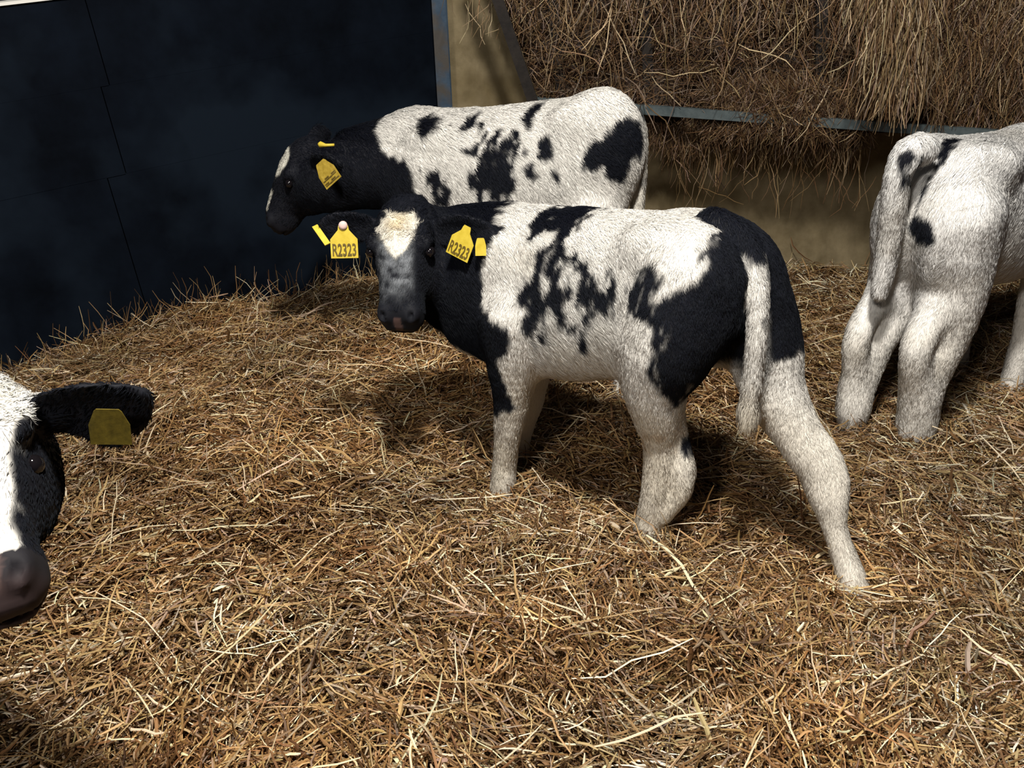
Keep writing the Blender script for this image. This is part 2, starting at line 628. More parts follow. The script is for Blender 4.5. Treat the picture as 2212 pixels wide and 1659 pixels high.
def grow_fur(name, parent, V, N, F, col, flen, comb, count, wild=0.35, rad=0.00055, curl=None):
    """Short hair as one curves object over the body; denser where it is long enough to show."""
    a, b, c, d = (V[F[:, k]] for k in range(4))
    area = 0.5 * np.linalg.norm(np.cross(c - a, d - b), axis=1)
    fl = flen[F].mean(1)
    wgt = area * (fl > 0.002)
    pick = RNG.choice(len(F), count, p=wgt / wgt.sum())
    q = F[pick]
    u, v = RNG.random((2, count, 1))
    w = np.stack([(1 - u) * (1 - v), u * (1 - v), u * v, (1 - u) * v], 1)[:, :, 0]
    mixv = lambda A: (A[q] * (w[:, :, None] if A.ndim > 1 else w)).sum(1)
    P, Nn, C, L = mixv(V), mixv(N), mixv(col), mixv(flen)
    Nn /= np.linalg.norm(Nn, axis=1, keepdims=True) + 1e-9
    T = mixv(comb)
    tuft = np.stack([vnoise(P * 70, 21), vnoise(P * 70, 22), vnoise(P * 70, 23)], 1) * 0.7 + \
        np.stack([vnoise(P * 18, 24), vnoise(P * 18, 25), vnoise(P * 18, 26)], 1) * 0.5
    T = T + tuft * (wild if curl is None else wild + mixv(curl)[:, None] * 2.0)
    T = T + RNG.normal(0, 0.16, T.shape)
    T -= Nn * (T * Nn).sum(1, keepdims=True)
    T /= np.linalg.norm(T, axis=1, keepdims=True) + 1e-9
    L = L * RNG.uniform(0.65, 1.2, count)
    lift = RNG.uniform(0.15, 0.5, count)[:, None]
    D0 = T + Nn * (lift + 0.55)
    D0 /= np.linalg.norm(D0, axis=1, keepdims=True)
    D1 = T + Nn * lift * 0.55
    D1 /= np.linalg.norm(D1, axis=1, keepdims=True)
    D2 = T + Nn * 0.02 + np.array((0, 0, -0.25))
    D2 /= np.linalg.norm(D2, axis=1, keepdims=True)
    if curl is not None:
        side = np.cross(Nn, T) * mixv(curl)[:, None] * 1.2
        D2 = D2 + side - T * mixv(curl)[:, None] * 0.6 + Nn * mixv(curl)[:, None] * 0.5
    l = L[:, None] / 3
    P0 = P - Nn * 0.001
    P1 = P0 + D0 * l
    P2 = P1 + D1 * l
    P3 = P2 + D2 * l
    pts = np.stack([P0, P1, P2, P3], 1).reshape(-1, 3)
    cv = bpy.data.hair_curves.new(name)
    cv.add_curves([4] * count)
    cv.attributes['position'].data.foreach_set('vector', pts.astype(np.float32).ravel())
    ra = cv.attributes.get('radius') or cv.attributes.new('radius', 'FLOAT', 'POINT')
    ra.data.foreach_set('value', np.tile(np.array((1.0, 0.9, 0.7, 0.25), np.float32) * rad, count))
    cc = np.ones((count, 4), np.float32)
    jit = RNG.normal(1.0, 0.07, (count, 1))
    cc[:, :3] = np.clip(C * jit, 0, 0.95)
    at = cv.attributes.new('coat', 'FLOAT_COLOR', 'CURVE')
    at.data.foreach_set('color', cc.ravel())
    nn = Nn + RNG.normal(0, 0.22, Nn.shape) + tuft * 0.15
    nn /= np.linalg.norm(nn, axis=1, keepdims=True)
    at = cv.attributes.new('skin_normal', 'FLOAT_VECTOR', 'CURVE')
    at.data.foreach_set('vector', nn.astype(np.float32).ravel())
    return link(name, cv, parent, [M_FUR])


class Calf:
    def __init__(self, frame, label):
        self.fr = frame
        self.root = bpy.data.objects.new('calf', None)
        COL.objects.link(self.root)
        self.root.location = tuple(frame.o)
        self.root.rotation_euler = (0, 0, frame.h)
        self.root.empty_display_size = 0.1
        tag(self.root, label, 'calf', 'young black and white calves in the pen')

    def body(self, prims, h, coat, combf, furs, lenf=None, wild=0.35, rad=0.00055, curlf=None):
        Fd, lo = build_field(prims, h)
        V, F = surface_nets(Fd, lo, h)
        V = V + 0  # keep only the biggest connected surface is not needed: every part blends in
        N = vert_normals(V, F)
        V = V + N * (0.0025 * vnoise(V * 14, 3) + 0.0015 * vnoise(V * 35, 4))[:, None]
        self.V, self.F, self.N = V, F, N
        W = np.zeros(len(V)); L = np.zeros(len(V)); near = np.full(len(V), 9.0); name = np.zeros(len(V), int)
        names = []
        for p in prims:
            if p.cut: continue
            inb = np.all((V > p.lo - 0.06) & (V < p.hi + 0.06), 1)
            if not inb.any(): continue
            d = p.f(V[inb])
            e = np.exp(-np.clip(d, -0.02, 0.3) / 0.008)
            W[inb] += e; L[inb] += e * p.fur
            if p.name not in names: names.append(p.name)
            idx = np.where(inb)[0]
            cl = d < near[idx]
            near[idx[cl]] = d[cl]; name[idx[cl]] = names.index(p.name)
        flen = L / np.maximum(W, 1e-9)
        self.part = lambda *n: np.isin(name, [names.index(a) for a in n if a in names])
        if lenf: flen = lenf(self, flen)
        self.bvh = BVHTree.FromPolygons([tuple(v) for v in V], [tuple(f) for f in F.tolist()])
        col = coat(self)
        me = mesh_np('body', V, F, True)
        set_col(me, 'coat', col)
        link('body', me, self.root, [M_SKIN])
        comb = combf(self)
        grow_fur('fur', self.root, V, N, F, col, flen, comb, furs, wild, rad, curlf(self) if curlf else None)
        return self

    def hit(self, px, py, lat=0.1):
        """where the sight line through a spot of the coat meets this body; else a point at the lateral offset"""
        o = self.fr.loc(CAMP)
        d = unit(self.fr.dirl(ray(px, py)))
        r = self.bvh.ray_cast(Vector(o), Vector(d))
        if r[0] is not None and r[3] < 6:
            return np.array(r[0])
        return self.fr.at(px, py, lat)

    def spot(self, poly, lat=0.1, streak=0.010, fuzz=0.004, side=0, floor=-9.0, fleck=0.0):
        """0..1 mask of one coat patch outlined on the flank (x,z of the body); side +1/-1 keeps it on one flank"""
        pts = np.array([np.array(p[1:]) if p[0] == 'b' else self.hit(p[0], p[1], lat)[[0, 2]] for p in poly])
        V = self.V
        sd = poly_sd(V[:, [0, 2]], pts)
        n = streak * (vnoise(np.stack([V[:, 0] * 95 + V[:, 2] * 22, V[:, 1] * 50, V[:, 2] * 24], 1), 7) +
                      0.6 * vnoise(np.stack([V[:, 0] * 40, V[:, 1] * 30, V[:, 2] * 14], 1), 8))
        m = 1 - sstep(-fuzz, fuzz, sd + n)
        if fleck:
            k = vnoise(np.stack([V[:, 0] * 125 + V[:, 2] * 20, V[:, 1] * 60, V[:, 2] * 30], 1), 71)
            fleck = fleck * sstep(0.73, 0.66, V[:, 2] - (0.14 if streak > 0.03 else 0.0))
            m = m * (1 - fleck * sstep(0.38, 0.56, k) * sstep(-0.05, -0.008, sd))
            m = np.maximum(m, fleck * 0.8 * sstep(0.42, 0.58, -k) * sstep(0.030, 0.006, sd))
        if side:
            m = m * sstep(-0.015, 0.015, V[:, 1] * side - floor if floor > -5 else V[:, 1] * side)
        return m

    def ear_tag(self, at, face, upv, w, h, neck, text=None, mat=None, label=None, edge=False, button=True, textsize=1.0):
        """a soft yellow plate hanging from `at` (body coords): face = outward normal, upv = plate's up direction"""
        f = unit(face)
        u = unit(np.asarray(upv, float) - f * np.dot(upv, f))
        r = np.cross(u, f)
        hw = w / 2
        out = [(-hw, -h), (hw, -h), (hw, -h * 0.42), (neck * 1.15, -h * 0.14), (neck, -h * 0.02), (neck * 0.8, h * 0.05), (-neck * 0.8, h * 0.05),
               (-neck, -h * 0.02), (-neck * 1.15, -h * 0.14), (-hw, -h * 0.42)]
        th = 0.0016
        n = len(out)
        V = []
        for sgn in (1, -1):
            for a, b in out:
                bend = 0.06 * a * a / hw
                V.append(np.asarray(at) + r * a + u * b + f * (sgn * th / 2 - bend))
        Fs = [tuple(range(n))[::-1], tuple(range(n, 2 * n))] + [(i, (i + 1) % n, n + (i + 1) % n, n + i) for i in range(n)]
        me = bpy.data.meshes.new('ear_tag')
        me.from_pydata([tuple(v) for v in V], [], Fs)
        o = link('ear_tag', me, self.root, [mat or M_TAG])
        o['label'] = label or 'yellow plastic ear tag'
        if text:
            cu = bpy.data.curves.new('tag_number', 'FONT')
            cu.body = text
            cu.align_x = 'CENTER'
            cu.size = h * 0.52 * textsize
            cu.space_line = 0.62
            cu.extrude = 0.0004
            cu.offset = 0.0006
            tmp = bpy.data.objects.new('tmp', cu)
            COL.objects.link(tmp)
            dg = bpy.context.evaluated_depsgraph_get()
            tm = bpy.data.meshes.new_from_object(tmp.evaluated_get(dg))
            tm.name = 'tag_number'
            bpy.data.objects.remove(tmp)
            co = np.zeros(len(tm.vertices) * 3)
            tm.vertices.foreach_get('co', co)
            co = co.reshape(-1, 3)
            x = co[:, 0]
            x = x * (w * 0.86 / (x.max() - x.min()))
            P = np.asarray(at) + r[None] * x[:, None] + u[None] * (co[:, 1] - co[:, 1].min() - h * 0.93)[:, None] + \
                f[None] * (co[:, 2] + th / 2 + 0.0005 - 0.06 * x * x / hw)[:, None]
            tm.vertices.foreach_set('co', P.ravel())
            tm.update()
            link('tag_number', tm, o, [M_INK])
        if button:
            me = tube_mesh('tag_button', [np.asarray(at) + f * z for z in (-0.003, 0.004, 0.006)], [neck * 0.95, neck * 0.9, neck * 0.4], 12)
            link('tag_button', me, o, [M_BUTTON])
        return o

    def eye(self, H, s, deep=0.0):
        c = H.p(H.eye_t, (H.eye_s - deep) * s, H.eye_n - deep)
        r = 0.0135 * H.sc
        V, F = [], []
        for i in range(9):
            th = math.pi * i / 8
            for k in range(14):
                ph = 2 * math.pi * k / 14
                V.append(c + r * np.array((math.sin(th) * math.cos(ph), math.sin(th) * math.sin(ph), math.cos(th))))
        for i in range(8):
            for k in range(14):
                F.append((i * 14 + k, i * 14 + (k + 1) % 14, (i + 1) * 14 + (k + 1) % 14, (i + 1) * 14 + k))
        me = mesh_np('eye', np.array(V), np.array(F), True)
        return link('eye', me, self.root, [M_EYE])


def blend(masks_colors, base, n):
    c = np.tile(base, (n, 1))
    for m, k in masks_colors:
        c = c * (1 - m[:, None]) + np.asarray(k) * m[:, None]
    return c


def std_comb(head=None):
    def f(c):
        V, N = c.V, c.N
        T = np.tile(np.array((-0.75, 0, -0.65)), (len(V), 1))
        leg = c.part('leg', 'tail')
        T[leg] = (-0.1, 0, -1.0)
        if head is not None:
            hd = c.part('head', 'muzzle', 'socket')
            T[hd] = head.u * 0.8
            q = head.q(V)
            swirl = hd & (q[:, 0] < 0.09)
            T[swirl] = head.u * (q[swirl, 0:1] - 0.06) * 12 + head.s * q[swirl, 1:2] * 10
        return T
    return f


# ================================================================== THE BARN
GX0, GX1, GY0, GY1 = -3.2, 3.4, 0.35, 5.0
WA, WB = np.array((-3.0, 2.24, 0)), np.array((-0.33, 4.18, 0))        # dark left partition, base line
WC = np.array((3.2, 3.95, 0))                                        # right end of the concrete wall


def line_dist(x, y, a, b):
    e = (b - a)[:2]; e = e / np.linalg.norm(e)
    return (x - a[0]) * e[1] - (y - a[1]) * e[0]


def ground_z(x, y):
    x = np.asarray(x, float); y = np.asarray(y, float)
    z = 0.024 * noise2(x, y, 2.3, 31) + 0.022 * noise2(x, y, 5.5, 32) + 0.014 * noise2(x, y, 12.0, 33)
    z += 0.02 * np.exp(-np.clip(line_dist(x, y, WA, WB), 0, 9) / 0.22) * (0.7 + 0.5 * noise2(x, y, 1.7, 35))
    z += 0.04 * np.exp(-np.clip(line_dist(x, y, WB, WC), 0, 9) / 0.2)
    g = lambda cx, cy, r, a: a * np.exp(-((x - cx) ** 2 + (y - cy) ** 2) / (r * r))
    z += g(0.80, 1.72, 0.22, -0.055) + g(0.30, 2.02, 0.30, -0.040) + g(0.62, 1.95, 0.3, -0.035) + g(0.36, 1.80, 0.13, 0.035) + g(0.05, 1.75, 0.30, 0.035)
    z += g(0.05, 2.95, 0.55, 0.065) + g(-0.9, 3.1, 0.5, 0.03) + g(-1.85, 2.95, 0.22, -0.08)
    return z - 0.035


def setting():
    nx, ny = 220, 160
    xs, ys = np.linspace(GX0, GX1, nx), np.linspace(GY0, GY1, ny)
    X, Y = np.meshgrid(xs, ys, indexing='ij')
    Z = ground_z(X.ravel(), Y.ravel())
    V = np.stack([X.ravel(), Y.ravel(), Z], 1)
    i = np.arange(nx * ny).reshape(nx, ny)
    F = np.stack([i[:-1, :-1], i[1:, :-1], i[1:, 1:], i[:-1, 1:]], -1).reshape(-1, 4)
    tag(link('floor', mesh_np('floor', V, F, True), None, [M_FLOOR]), kind='structure')

    # dark partition: three tiers of panels in two bays, slightly proud of each other
    e = unit(WB - WA)
    nrm = np.array((e[1], -e[0], 0))
    parts = []
    L = np.linalg.norm(WB - WA)
    slope, s0, ztop = 0.10, 1.608, 1.184                        # the panels hang a little out of level
    for cols, rows, off in (((0.0, 1.885), (-0.62, -0.30, 0.0), 0.003), ((1.885, L + 0.02), (-0.62, -0.30, 0.0), 0.0)):
        rows = (-1.7,) + rows
        for b in range(3):
            zc, hh = (rows[b] + rows[b + 1]) / 2, rows[b + 1] - rows[b] - 0.002
            ends = [WA + e * q - nrm * (0.06 - off) + (0, 0, ztop + slope * (q - s0) + zc) for q in (cols[0] + 0.002, cols[1] - 0.002)]
            parts.append(box_between(ends[0], ends[1], hh, 0.12, (0, 0, 1)))
    V, F = merge(parts)
    tag(link('wall_left', mesh_np('wall_left', V, F), None, [M_DARK]), kind='structure')
    V, F = box_between(*[WA + e * q - nrm * 0.055 + (0, 0, ztop + slope * (q - s0) + 0.005) for q in (0.0, L - 0.1)], 0.135, 0.010, nrm)
    tag(link('trim_1', mesh_np('trim_1', V, F), None, [M_PALE]), kind='structure')
    # concrete wall behind the hay
    e2 = unit(WC - WB)
    n2 = np.array((e2[1], -e2[0], 0))
    V, F = box_between(WB - n2 * 0.08 + (0, 0, 1.1), WC - n2 * 0.08 + (0, 0, 1.1), 2.8, 0.16, (0, 0, 1))
    tag(link('wall_back', mesh_np('wall_back', V, F), None, [M_CONC]), kind='structure')

    # blue steel upright at the corner: an I section
    b0, b1 = atY(966, 330, 4.07), atY(944, -60, 4.07)
    a = unit(b1 - b0)
    b0 = b0 - a * (b0[2] + 0.2) / a[2]
    parts = [box_between(b0 + (0, dy, 0), b1 + (0, dy, 0), w, 0.009, (1, 0, 0)) for dy, w in ((0, 0.060), (0.07, 0.060))]
    parts.append(box_between(b0 + (0, 0.035, 0), b1 + (0, 0.035, 0), 0.009, 0.065, (1, 0, 0)))
    V, F = merge(parts)
    tag(link('steel_post', mesh_np('steel_post', V, F), None, [M_STEEL]),
        'blue painted steel upright where dark partition meets concrete wall', 'post')


# ------------------------------------------------------------------ strands (straw, hay)
def clear_of_walls(P, D, L):
    D = D / np.linalg.norm(D, axis=1, keepdims=True)
    ok = np.ones(len(P), bool)
    for sg in (-0.52, 0.52):
        Q = P + D * (L * sg)[:, None]
        ok &= (line_dist(Q[:, 0], Q[:, 1], WA, WB) > 0.032) & (line_dist(Q[:, 0], Q[:, 1], WB, WC) > 0.03) & (np.hypot(Q[:, 0] + 0.325, Q[:, 1] - 4.1) > 0.09)
    return ok


def strands(P, D, Nrm, L, W, col, kink, curve, S=5, fold=0.35):
    """P centre, D direction, Nrm face normal -> folded ribbons; returns V,F,C"""
    if P[:, 2].max() < 0.6:
        ok = clear_of_walls(P, D, L)
        P, D, Nrm, L, W, col, kink, curve = (a[ok] for a in (P, D, Nrm, L, W, col, kink, curve))
    n = len(P)
    D = D / np.linalg.norm(D, axis=1, keepdims=True)
    B = np.cross(D, Nrm)
    B /= np.linalg.norm(B, axis=1, keepdims=True) + 1e-9
    Nn = np.cross(B, D)
    t = np.linspace(-0.5, 0.5, S)
    V = np.zeros((n, S, 3, 3), np.float32)
    kt = RNG.uniform(-0.25, 0.25, n)
    wv = RNG.normal(0, 0.02, (n, S)) * L[:, None]
    for s in range(S):
        c = P + D * (t[s] * L)[:, None]
        c = c + Nn * (-(t[s] ** 2) * curve * L)[:, None]
        c = c + B * ((np.abs(t[s] - kt) * kink + wv[:, s] / np.maximum(L, 1e-6)) * L)[:, None]
        tap = 1.0 if 0 < s < S - 1 else 0.55
        w = (W * tap / 2)[:, None]
        V[:, s, 0] = c - B * w
        V[:, s, 1] = c + Nn * w * fold * 2
        V[:, s, 2] = c + B * w
    idx = np.arange(n * S * 3).reshape(n, S, 3)
    F = []
    for k in (0, 1):
        F.append(np.stack([idx[:, :-1, k], idx[:, :-1, k + 1], idx[:, 1:, k + 1], idx[:, 1:, k]], -1).reshape(-1, 4))
    C = np.repeat(col, S * 3, 0)
    return V.reshape(-1, 3), np.concatenate(F), C


STRAW = np.array([(0.085, 0.040, 0.014), (0.19, 0.100, 0.040), (0.31, 0.185, 0.078), (0.48, 0.33, 0.155), (0.80, 0.68, 0.47), (0.38, 0.28, 0.19)])


def straw_tints(n, w):
    w = np.asarray(w, float); w = w / w.sum()
    c = STRAW[RNG.choice(len(STRAW), n, p=w)]
    return np.clip(c * RNG.normal(1, 0.16, (n, 1)) * RNG.normal(1, 0.04, (n, 3)), 0.01, 0.92)


def bedding():
    # sample the pen floor, denser near the viewer where single stalks show
    N = 300000
    x = RNG.uniform(-2.6, 3.0, N); y = 0.62 + (4.35 - 0.62) * RNG.random(N) ** 1.35
    px = CX + FPX * x / (y * math.cos(PITCH) + CAMH * math.sin(PITCH))
    keep = (px > -260) & (px < 2480) & (line_dist(x, y, WA, WB) > 0.02) & (line_dist(x, y, WB, WC) > 0.02)
    x, y = x[keep], y[keep]
    n = len(x)
    near = sstep(2.6, 1.2, y)
    z0 = ground_z(x, y)
    lay = RNG.random(n)                                  # 0 deep .. 1 top
    swirl = 1.9 * noise2(x, y, 1.6, 41) + 1.1 * noise2(x, y, 4.5, 42)
    yaw = swirl + RNG.normal(0, 0.75, n) + (RNG.random(n) < 0.25) * RNG.uniform(0, math.pi, n)
    pit = RNG.normal(0, 0.26, n) + (RNG.random(n) < 0.10) * RNG.normal(0, 0.6, n)
    L = np.exp(RNG.normal(math.log(0.050), 0.50, n)).clip(0.014, 0.22)
    W = RNG.uniform(0.0020, 0.0050, n) * (1 + (RNG.random(n) < 0.06) * RNG.uniform(0.4, 1.2, n))
    z = z0 + 0.000 + lay * 0.052 * (0.8 + 0.5 * noise2(x, y, 9, 43)) + np.abs(np.sin(pit)) * L * 0.35
    D = np.stack([np.cos(yaw) * np.cos(pit), np.sin(yaw) * np.cos(pit), np.sin(pit)], 1)
    Nr = np.stack([RNG.normal(0, 0.45, n), RNG.normal(0, 0.45, n), np.ones(n)], 1)
    col = straw_tints(n, (2.0, 3.2, 3.4, 2.2, 1.1, 1.4))
    patch = noise2(x, y, 2.6, 44) + 0.6 * noise2(x, y, 7.0, 45)
    col = col * (1 + 0.22 * patch[:, None]) * (1 + 0.10 * noise2(x, y, 3.4, 46)[:, None] * np.array((1.0, 0.0, -1.2)))
    col = np.clip(col, 0.01, 0.9)
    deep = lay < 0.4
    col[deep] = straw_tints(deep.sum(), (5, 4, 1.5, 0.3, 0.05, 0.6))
    V1 = strands(np.stack([x, y, z], 1), D, Nr, L, W, col, np.abs(RNG.normal(0, 0.12, n)), RNG.normal(0.1, 0.25, n))
    # long pale stalks lying on top, and a few standing at the wall foot and around the hooves
    n = 1700
    x = RNG.uniform(-2.2, 2.6, n); y = 0.7 + 3.4 * RNG.random(n) ** 1.2
    ok = (line_dist(x, y, WA, WB) > 0.08) & (line_dist(x, y, WB, WC) > 0.08)
    x, y = x[ok], y[ok]; n = len(x)
    yaw = 1.9 * noise2(x, y, 1.6, 41) + RNG.normal(0, 1.0, n)
    pit = RNG.normal(0.0, 0.22, n)
    L = RNG.uniform(0.10, 0.26, n)
    D = np.stack([np.cos(yaw) * np.cos(pit), np.sin(yaw) * np.cos(pit), np.sin(pit)], 1)
    z = ground_z(x, y) + 0.050 + np.abs(np.sin(pit)) * L * 0.3
    Nr = np.stack([RNG.normal(0, 0.4, n), RNG.normal(0, 0.4, n), np.ones(n)], 1)
    V2 = strands(np.stack([x, y, z], 1), D, Nr, L, RNG.uniform(0.0026, 0.0048, n), straw_tints(n, (0.2, 1, 2, 3, 3, 1)),
                 np.abs(RNG.normal(0, 0.08, n)), RNG.normal(0.05, 0.15, n))
    n = 900
    t = RNG.random(n)
    e = (WB - WA)[:2]
    off = np.abs(RNG.normal(0.05, 0.10, n)) + 0.03
    nr = np.array((e[1], -e[0])); nr /= np.linalg.norm(nr)
    xy = WA[:2] + e * t[:, None] + nr * off[:, None]
    el = RNG.normal(0.9, 0.45, n); az = RNG.uniform(0, 2 * math.pi, n)
    D = np.stack([np.cos(az) * np.cos(el), np.sin(az) * np.cos(el), np.abs(np.sin(el))], 1)
    L = RNG.uniform(0.06, 0.20, n)
    # clear of the partition
    D[:, :2] += nr * 0.25
    P = np.column_stack([xy, ground_z(xy[:, 0], xy[:, 1]) + 0.03]) + D * (L * 0.36)[:, None]
    V3 = strands(P, D, RNG.normal(0, 1, (n, 3)), L, RNG.uniform(0.0018, 0.0034, n), straw_tints(n, (1, 3, 3, 2, 1, 1)),
                 np.abs(RNG.normal(0, 0.25, n)), RNG.normal(0, 0.3, n))
    parts = [V1, V2, V3]
    V = np.concatenate([p[0] for p in parts])
    off = np.cumsum([0] + [len(p[0]) for p in parts])
    F = np.concatenate([p[1] + o for p, o in zip(parts, off)])
    C = np.concatenate([p[2] for p in parts])
    me = mesh_np('straw_bedding', V, F, False)
    set_col(me, 'tint', C)
    tag(link('straw_bedding', me, None, [M_STRAW]), 'loose golden straw bedding strewn over the whole pen floor', 'straw', kind='stuff')


def hay_rack():
    root = bpy.data.objects.new('hay_rack', None)
    COL.objects.link(root)
    p0, p1 = atY(1330, 232, 3.72), atY(1990, 279, 3.50)
    root.location = tuple((p0 + p1) / 2)
    tag(root, 'dark steel hay rack with slanted bars and a grey rail, on the concrete wall', 'hay rack')
    o = np.array(root.location)
    ext = p0 + (p0 - p1) * 0.30
    ext2 = p1 + (p1 - p0) * 0.9
    ax = unit(p1 - p0)
    V, F = box_between(ext - o, ext2 - o, 0.036, 0.034, (0, 0, 1))
    link('rail', mesh_np('rail', V, F), root, [M_RAIL])['label'] = 'grey steel bottom rail'
    bars = [((1160, 245), (1062, -40), 3.74), ((1215, 228), (1190, -40), 3.83), ((1404, 236), (1388, -40), 3.79), ((1600, 250), (1590, -40), 3.75),
            ((1770, 262), (1775, -40), 3.66), ((1985, 276), (2000, -40), 3.62), ((2180, 290), (2215, -40), 3.55)]
    for a, b, y in bars:
        q0, q1 = atY(*a, y), atY(*b, y - 0.06)
        q1 = q0 + (q1 - q0) * 1.5
        V, F = box_between(q0 - o, q1 - o, 0.042, 0.03, (1, 0, 0))
        link('bar', mesh_np('bar', V, F), root, [M_RACK])
    # brackets back to the wall
    for px, y in ((1240, 3.76), (1700, 3.62), (2150, 3.46)):
        q = atY(px, 240, y)
        q = ext + ax * np.dot(q - ext, ax)
        V, F = box_between(q - o, q + np.array((0, 0.62, 0.02)) - o, 0.03, 0.03, (0, 0, 1))
        link('bracket', mesh_np('bracket', V, F), root, [M_RACK])
    return root


HAYT = np.array([(0.048, 0.024, 0.011), (0.095, 0.052, 0.023), (0.16, 0.098, 0.046), (0.29, 0.20, 0.105), (0.55, 0.43, 0.27), (0.22, 0.16, 0.12)])


def hay_tints(n, w):
    w = np.asarray(w, float); w = w / w.sum()
    c = HAYT[RNG.choice(len(HAYT), n, p=w)]
    return np.clip(c * RNG.normal(1, 0.18, (n, 1)) * RNG.normal(1, 0.04, (n, 3)), 0.01, 0.9)


def hay_front_y(px, py):
    """distance of the hay face, by where it hangs along the rack"""
    return np.interp(px, (1100, 1500, 1900, 2400), (3.80, 3.72, 3.58, 3.40)) + 0.03 * np.sin(px / 47.0) * np.cos(py / 39.0)


def hay_px(px, py):
    """the hay's left edge leans with the end bar of the rack"""
    return px - (215 - py) * 0.36 * np.clip((1500 - px) / 335, 0, 1)


def hay():
    # core: a lumpy packed body between rack and wall
    us = np.linspace(1165, 2450, 70); vs = np.linspace(-170, 300, 34)
    V = []
    for u in us:
        for v in vs:
            low = np.interp(u, (1165, 1380, 1600, 1850, 2450), (215, 236, 262, 285, 300))
            vv = -170 + (low + 170) * (v + 170) / 470
            p = atY(hay_px(u, vv), vv, hay_front_y(u, vv) + 0.05)
            V.append(p)
    V = np.array(V)
    V[:, 1] += 0.035 * vnoise(V * 9, 51) + 0.02 * vnoise(V * 22, 52)
    nu, nv = len(us), len(vs)
    i = np.arange(nu * nv).reshape(nu, nv)
    Fq = np.stack([i[:-1, :-1], i[1:, :-1], i[1:, 1:], i[:-1, 1:]], -1).reshape(-1, 4)
    Vb = V.copy(); Vb[:, 1] += 0.26
    Fb = Fq[:, ::-1] + len(V)
    rim = np.concatenate([i[:, 0], i[-1, 1:], i[-2::-1, -1], i[0, -2:0:-1]])
    nx = np.roll(rim, -1)
    Fr = np.stack([rim, rim + len(V), nx + len(V), nx], 1)
    Vc, Fc = np.concatenate([V, Vb]), np.concatenate([Fq, Fb, Fr])
    core_n = len(Vc)

    def hang(n, pxr, pyr, dy, Lr, tilt, Wr, wts, up=0.0):
        px = RNG.uniform(*pxr, n); py = RNG.uniform(*pyr, n)
        P = np.array([atY(a, b, hay_front_y(a, b) + dy) for a, b in zip(hay_px(px, py), py)])
        P[:, 1] += RNG.normal(0, 0.02, n)
        L = RNG.uniform(*Lr, n)
        a = RNG.normal(0, tilt, n)
        D = np.stack([np.sin(a), RNG.normal(0, 0.15, n) - 0.05, -np.cos(a)], 1)
        Nr = np.stack([RNG.normal(0, 0.5, n), -np.ones(n), RNG.normal(0, 0.3, n)], 1)
        return strands(P, D, Nr, L, RNG.uniform(*Wr, n), hay_tints(n, wts), np.abs(RNG.normal(0, 0.14, n)), RNG.normal(0, 0.12, n), 6)
    parts = [
        hang(9500, (1165, 2440), (-160, 232), 0.0, (0.03, 0.15), 1.2, (0.0014, 0.003), (5, 4, 2.4, 0.9, 0.25, 1.6)),
        hang(1500, (1150, 2440), (-190, 60), -0.04, (0.08, 0.30), 0.45, (0.0016, 0.0034), (1, 3, 3, 2.5, 1.0, 3)),
        hang(1500, (1400, 1870), (235, 315), 0.09, (0.06, 0.26), 0.4, (0.0013, 0.0028), (4, 4, 2, 1, 0.3, 1)),  # this row and the next: rack's shade below the rail painted into the tints
        hang(1500, (1395, 1870), (225, 315), 0.10, (0.04, 0.16), 1.2, (0.0013, 0.0028), (5, 4, 2, 0.5, 0.1, 1)),
        hang(130, (1440, 1870), (270, 420), 0.03, (0.10, 0.28), 0.35, (0.0016, 0.0030), (1, 2, 3, 2, 0.6, 1)),
        hang(2300, (1525, 1880), (190, 290), -0.045, (0.05, 0.20), 0.7, (0.0014, 0.003), (5, 4, 2.2, 0.9, 0.2, 1)),
        hang(3000, (2010, 2440), (-160, 290), -0.02, (0.06, 0.26), 0.35, (0.0015, 0.003), (3, 4, 3, 1.5, 0.5, 1.5)),
        hang(50, (1040, 1220), (-80, 70), -0.03, (0.10, 0.22), 0.3, (0.0016, 0.0026), (0, 1, 2, 3, 2, 1)),
        hang(60, (1200, 1870), (-20, 250), -0.07, (0.14, 0.36), 0.7, (0.0024, 0.0042), (0, 0.5, 1.5, 3, 2, 1)),
    ]
    Vs, Fs, Cs, o = [Vc], [Fc], [np.tile((0.020, 0.010, 0.005), (core_n, 1))], core_n
    for v, f, c in parts:
        Vs.append(v); Fs.append(f + o); Cs.append(c); o += len(v)
    me = mesh_np('hay', np.concatenate(Vs), np.concatenate(Fs), False)
    set_col(me, 'tint', np.concatenate(Cs))
    tag(link('hay', me, None, [M_HAY]), 'brown hay packed in the wall rack with stalks hanging below the rail', 'hay', kind='stuff')
    # pale bunch hanging out over the front
    n = 1900
    px = RNG.normal(1940, 38, n); py = RNG.uniform(-170, 215, n)
    y = 3.36 + RNG.normal(0, 0.05, n)
    P = np.array([atY(a, b, c) for a, b, c in zip(px, py, y)])
    L = RNG.uniform(0.10, 0.32, n)
    a = RNG.normal(0.04, 0.16, n) + (px - 1940) / 38 * 0.05 + (RNG.random(n) < 0.05) * RNG.normal(0, 0.6, n)
    D = np.stack([np.sin(a), RNG.normal(0, 0.12, n), -np.cos(a)], 1)
    Nr = np.stack([RNG.normal(0, 0.5, n), -np.ones(n), RNG.normal(0, 0.3, n)], 1)
    V, F, C = strands(P, D, Nr, L, RNG.uniform(0.0018, 0.0036, n), hay_tints(n, (1, 2, 3, 3.5, 2, 2)), np.abs(RNG.normal(0, 0.10, n)), RNG.normal(0, 0.12, n), 6)
    me = mesh_np('hay_bunch', V, F, False)
    set_col(me, 'tint', C)
    tag(link('hay_bunch', me, None, [M_HAY]), 'paler bunch of hay hanging out of the rack above the right calf', 'hay', kind='stuff')


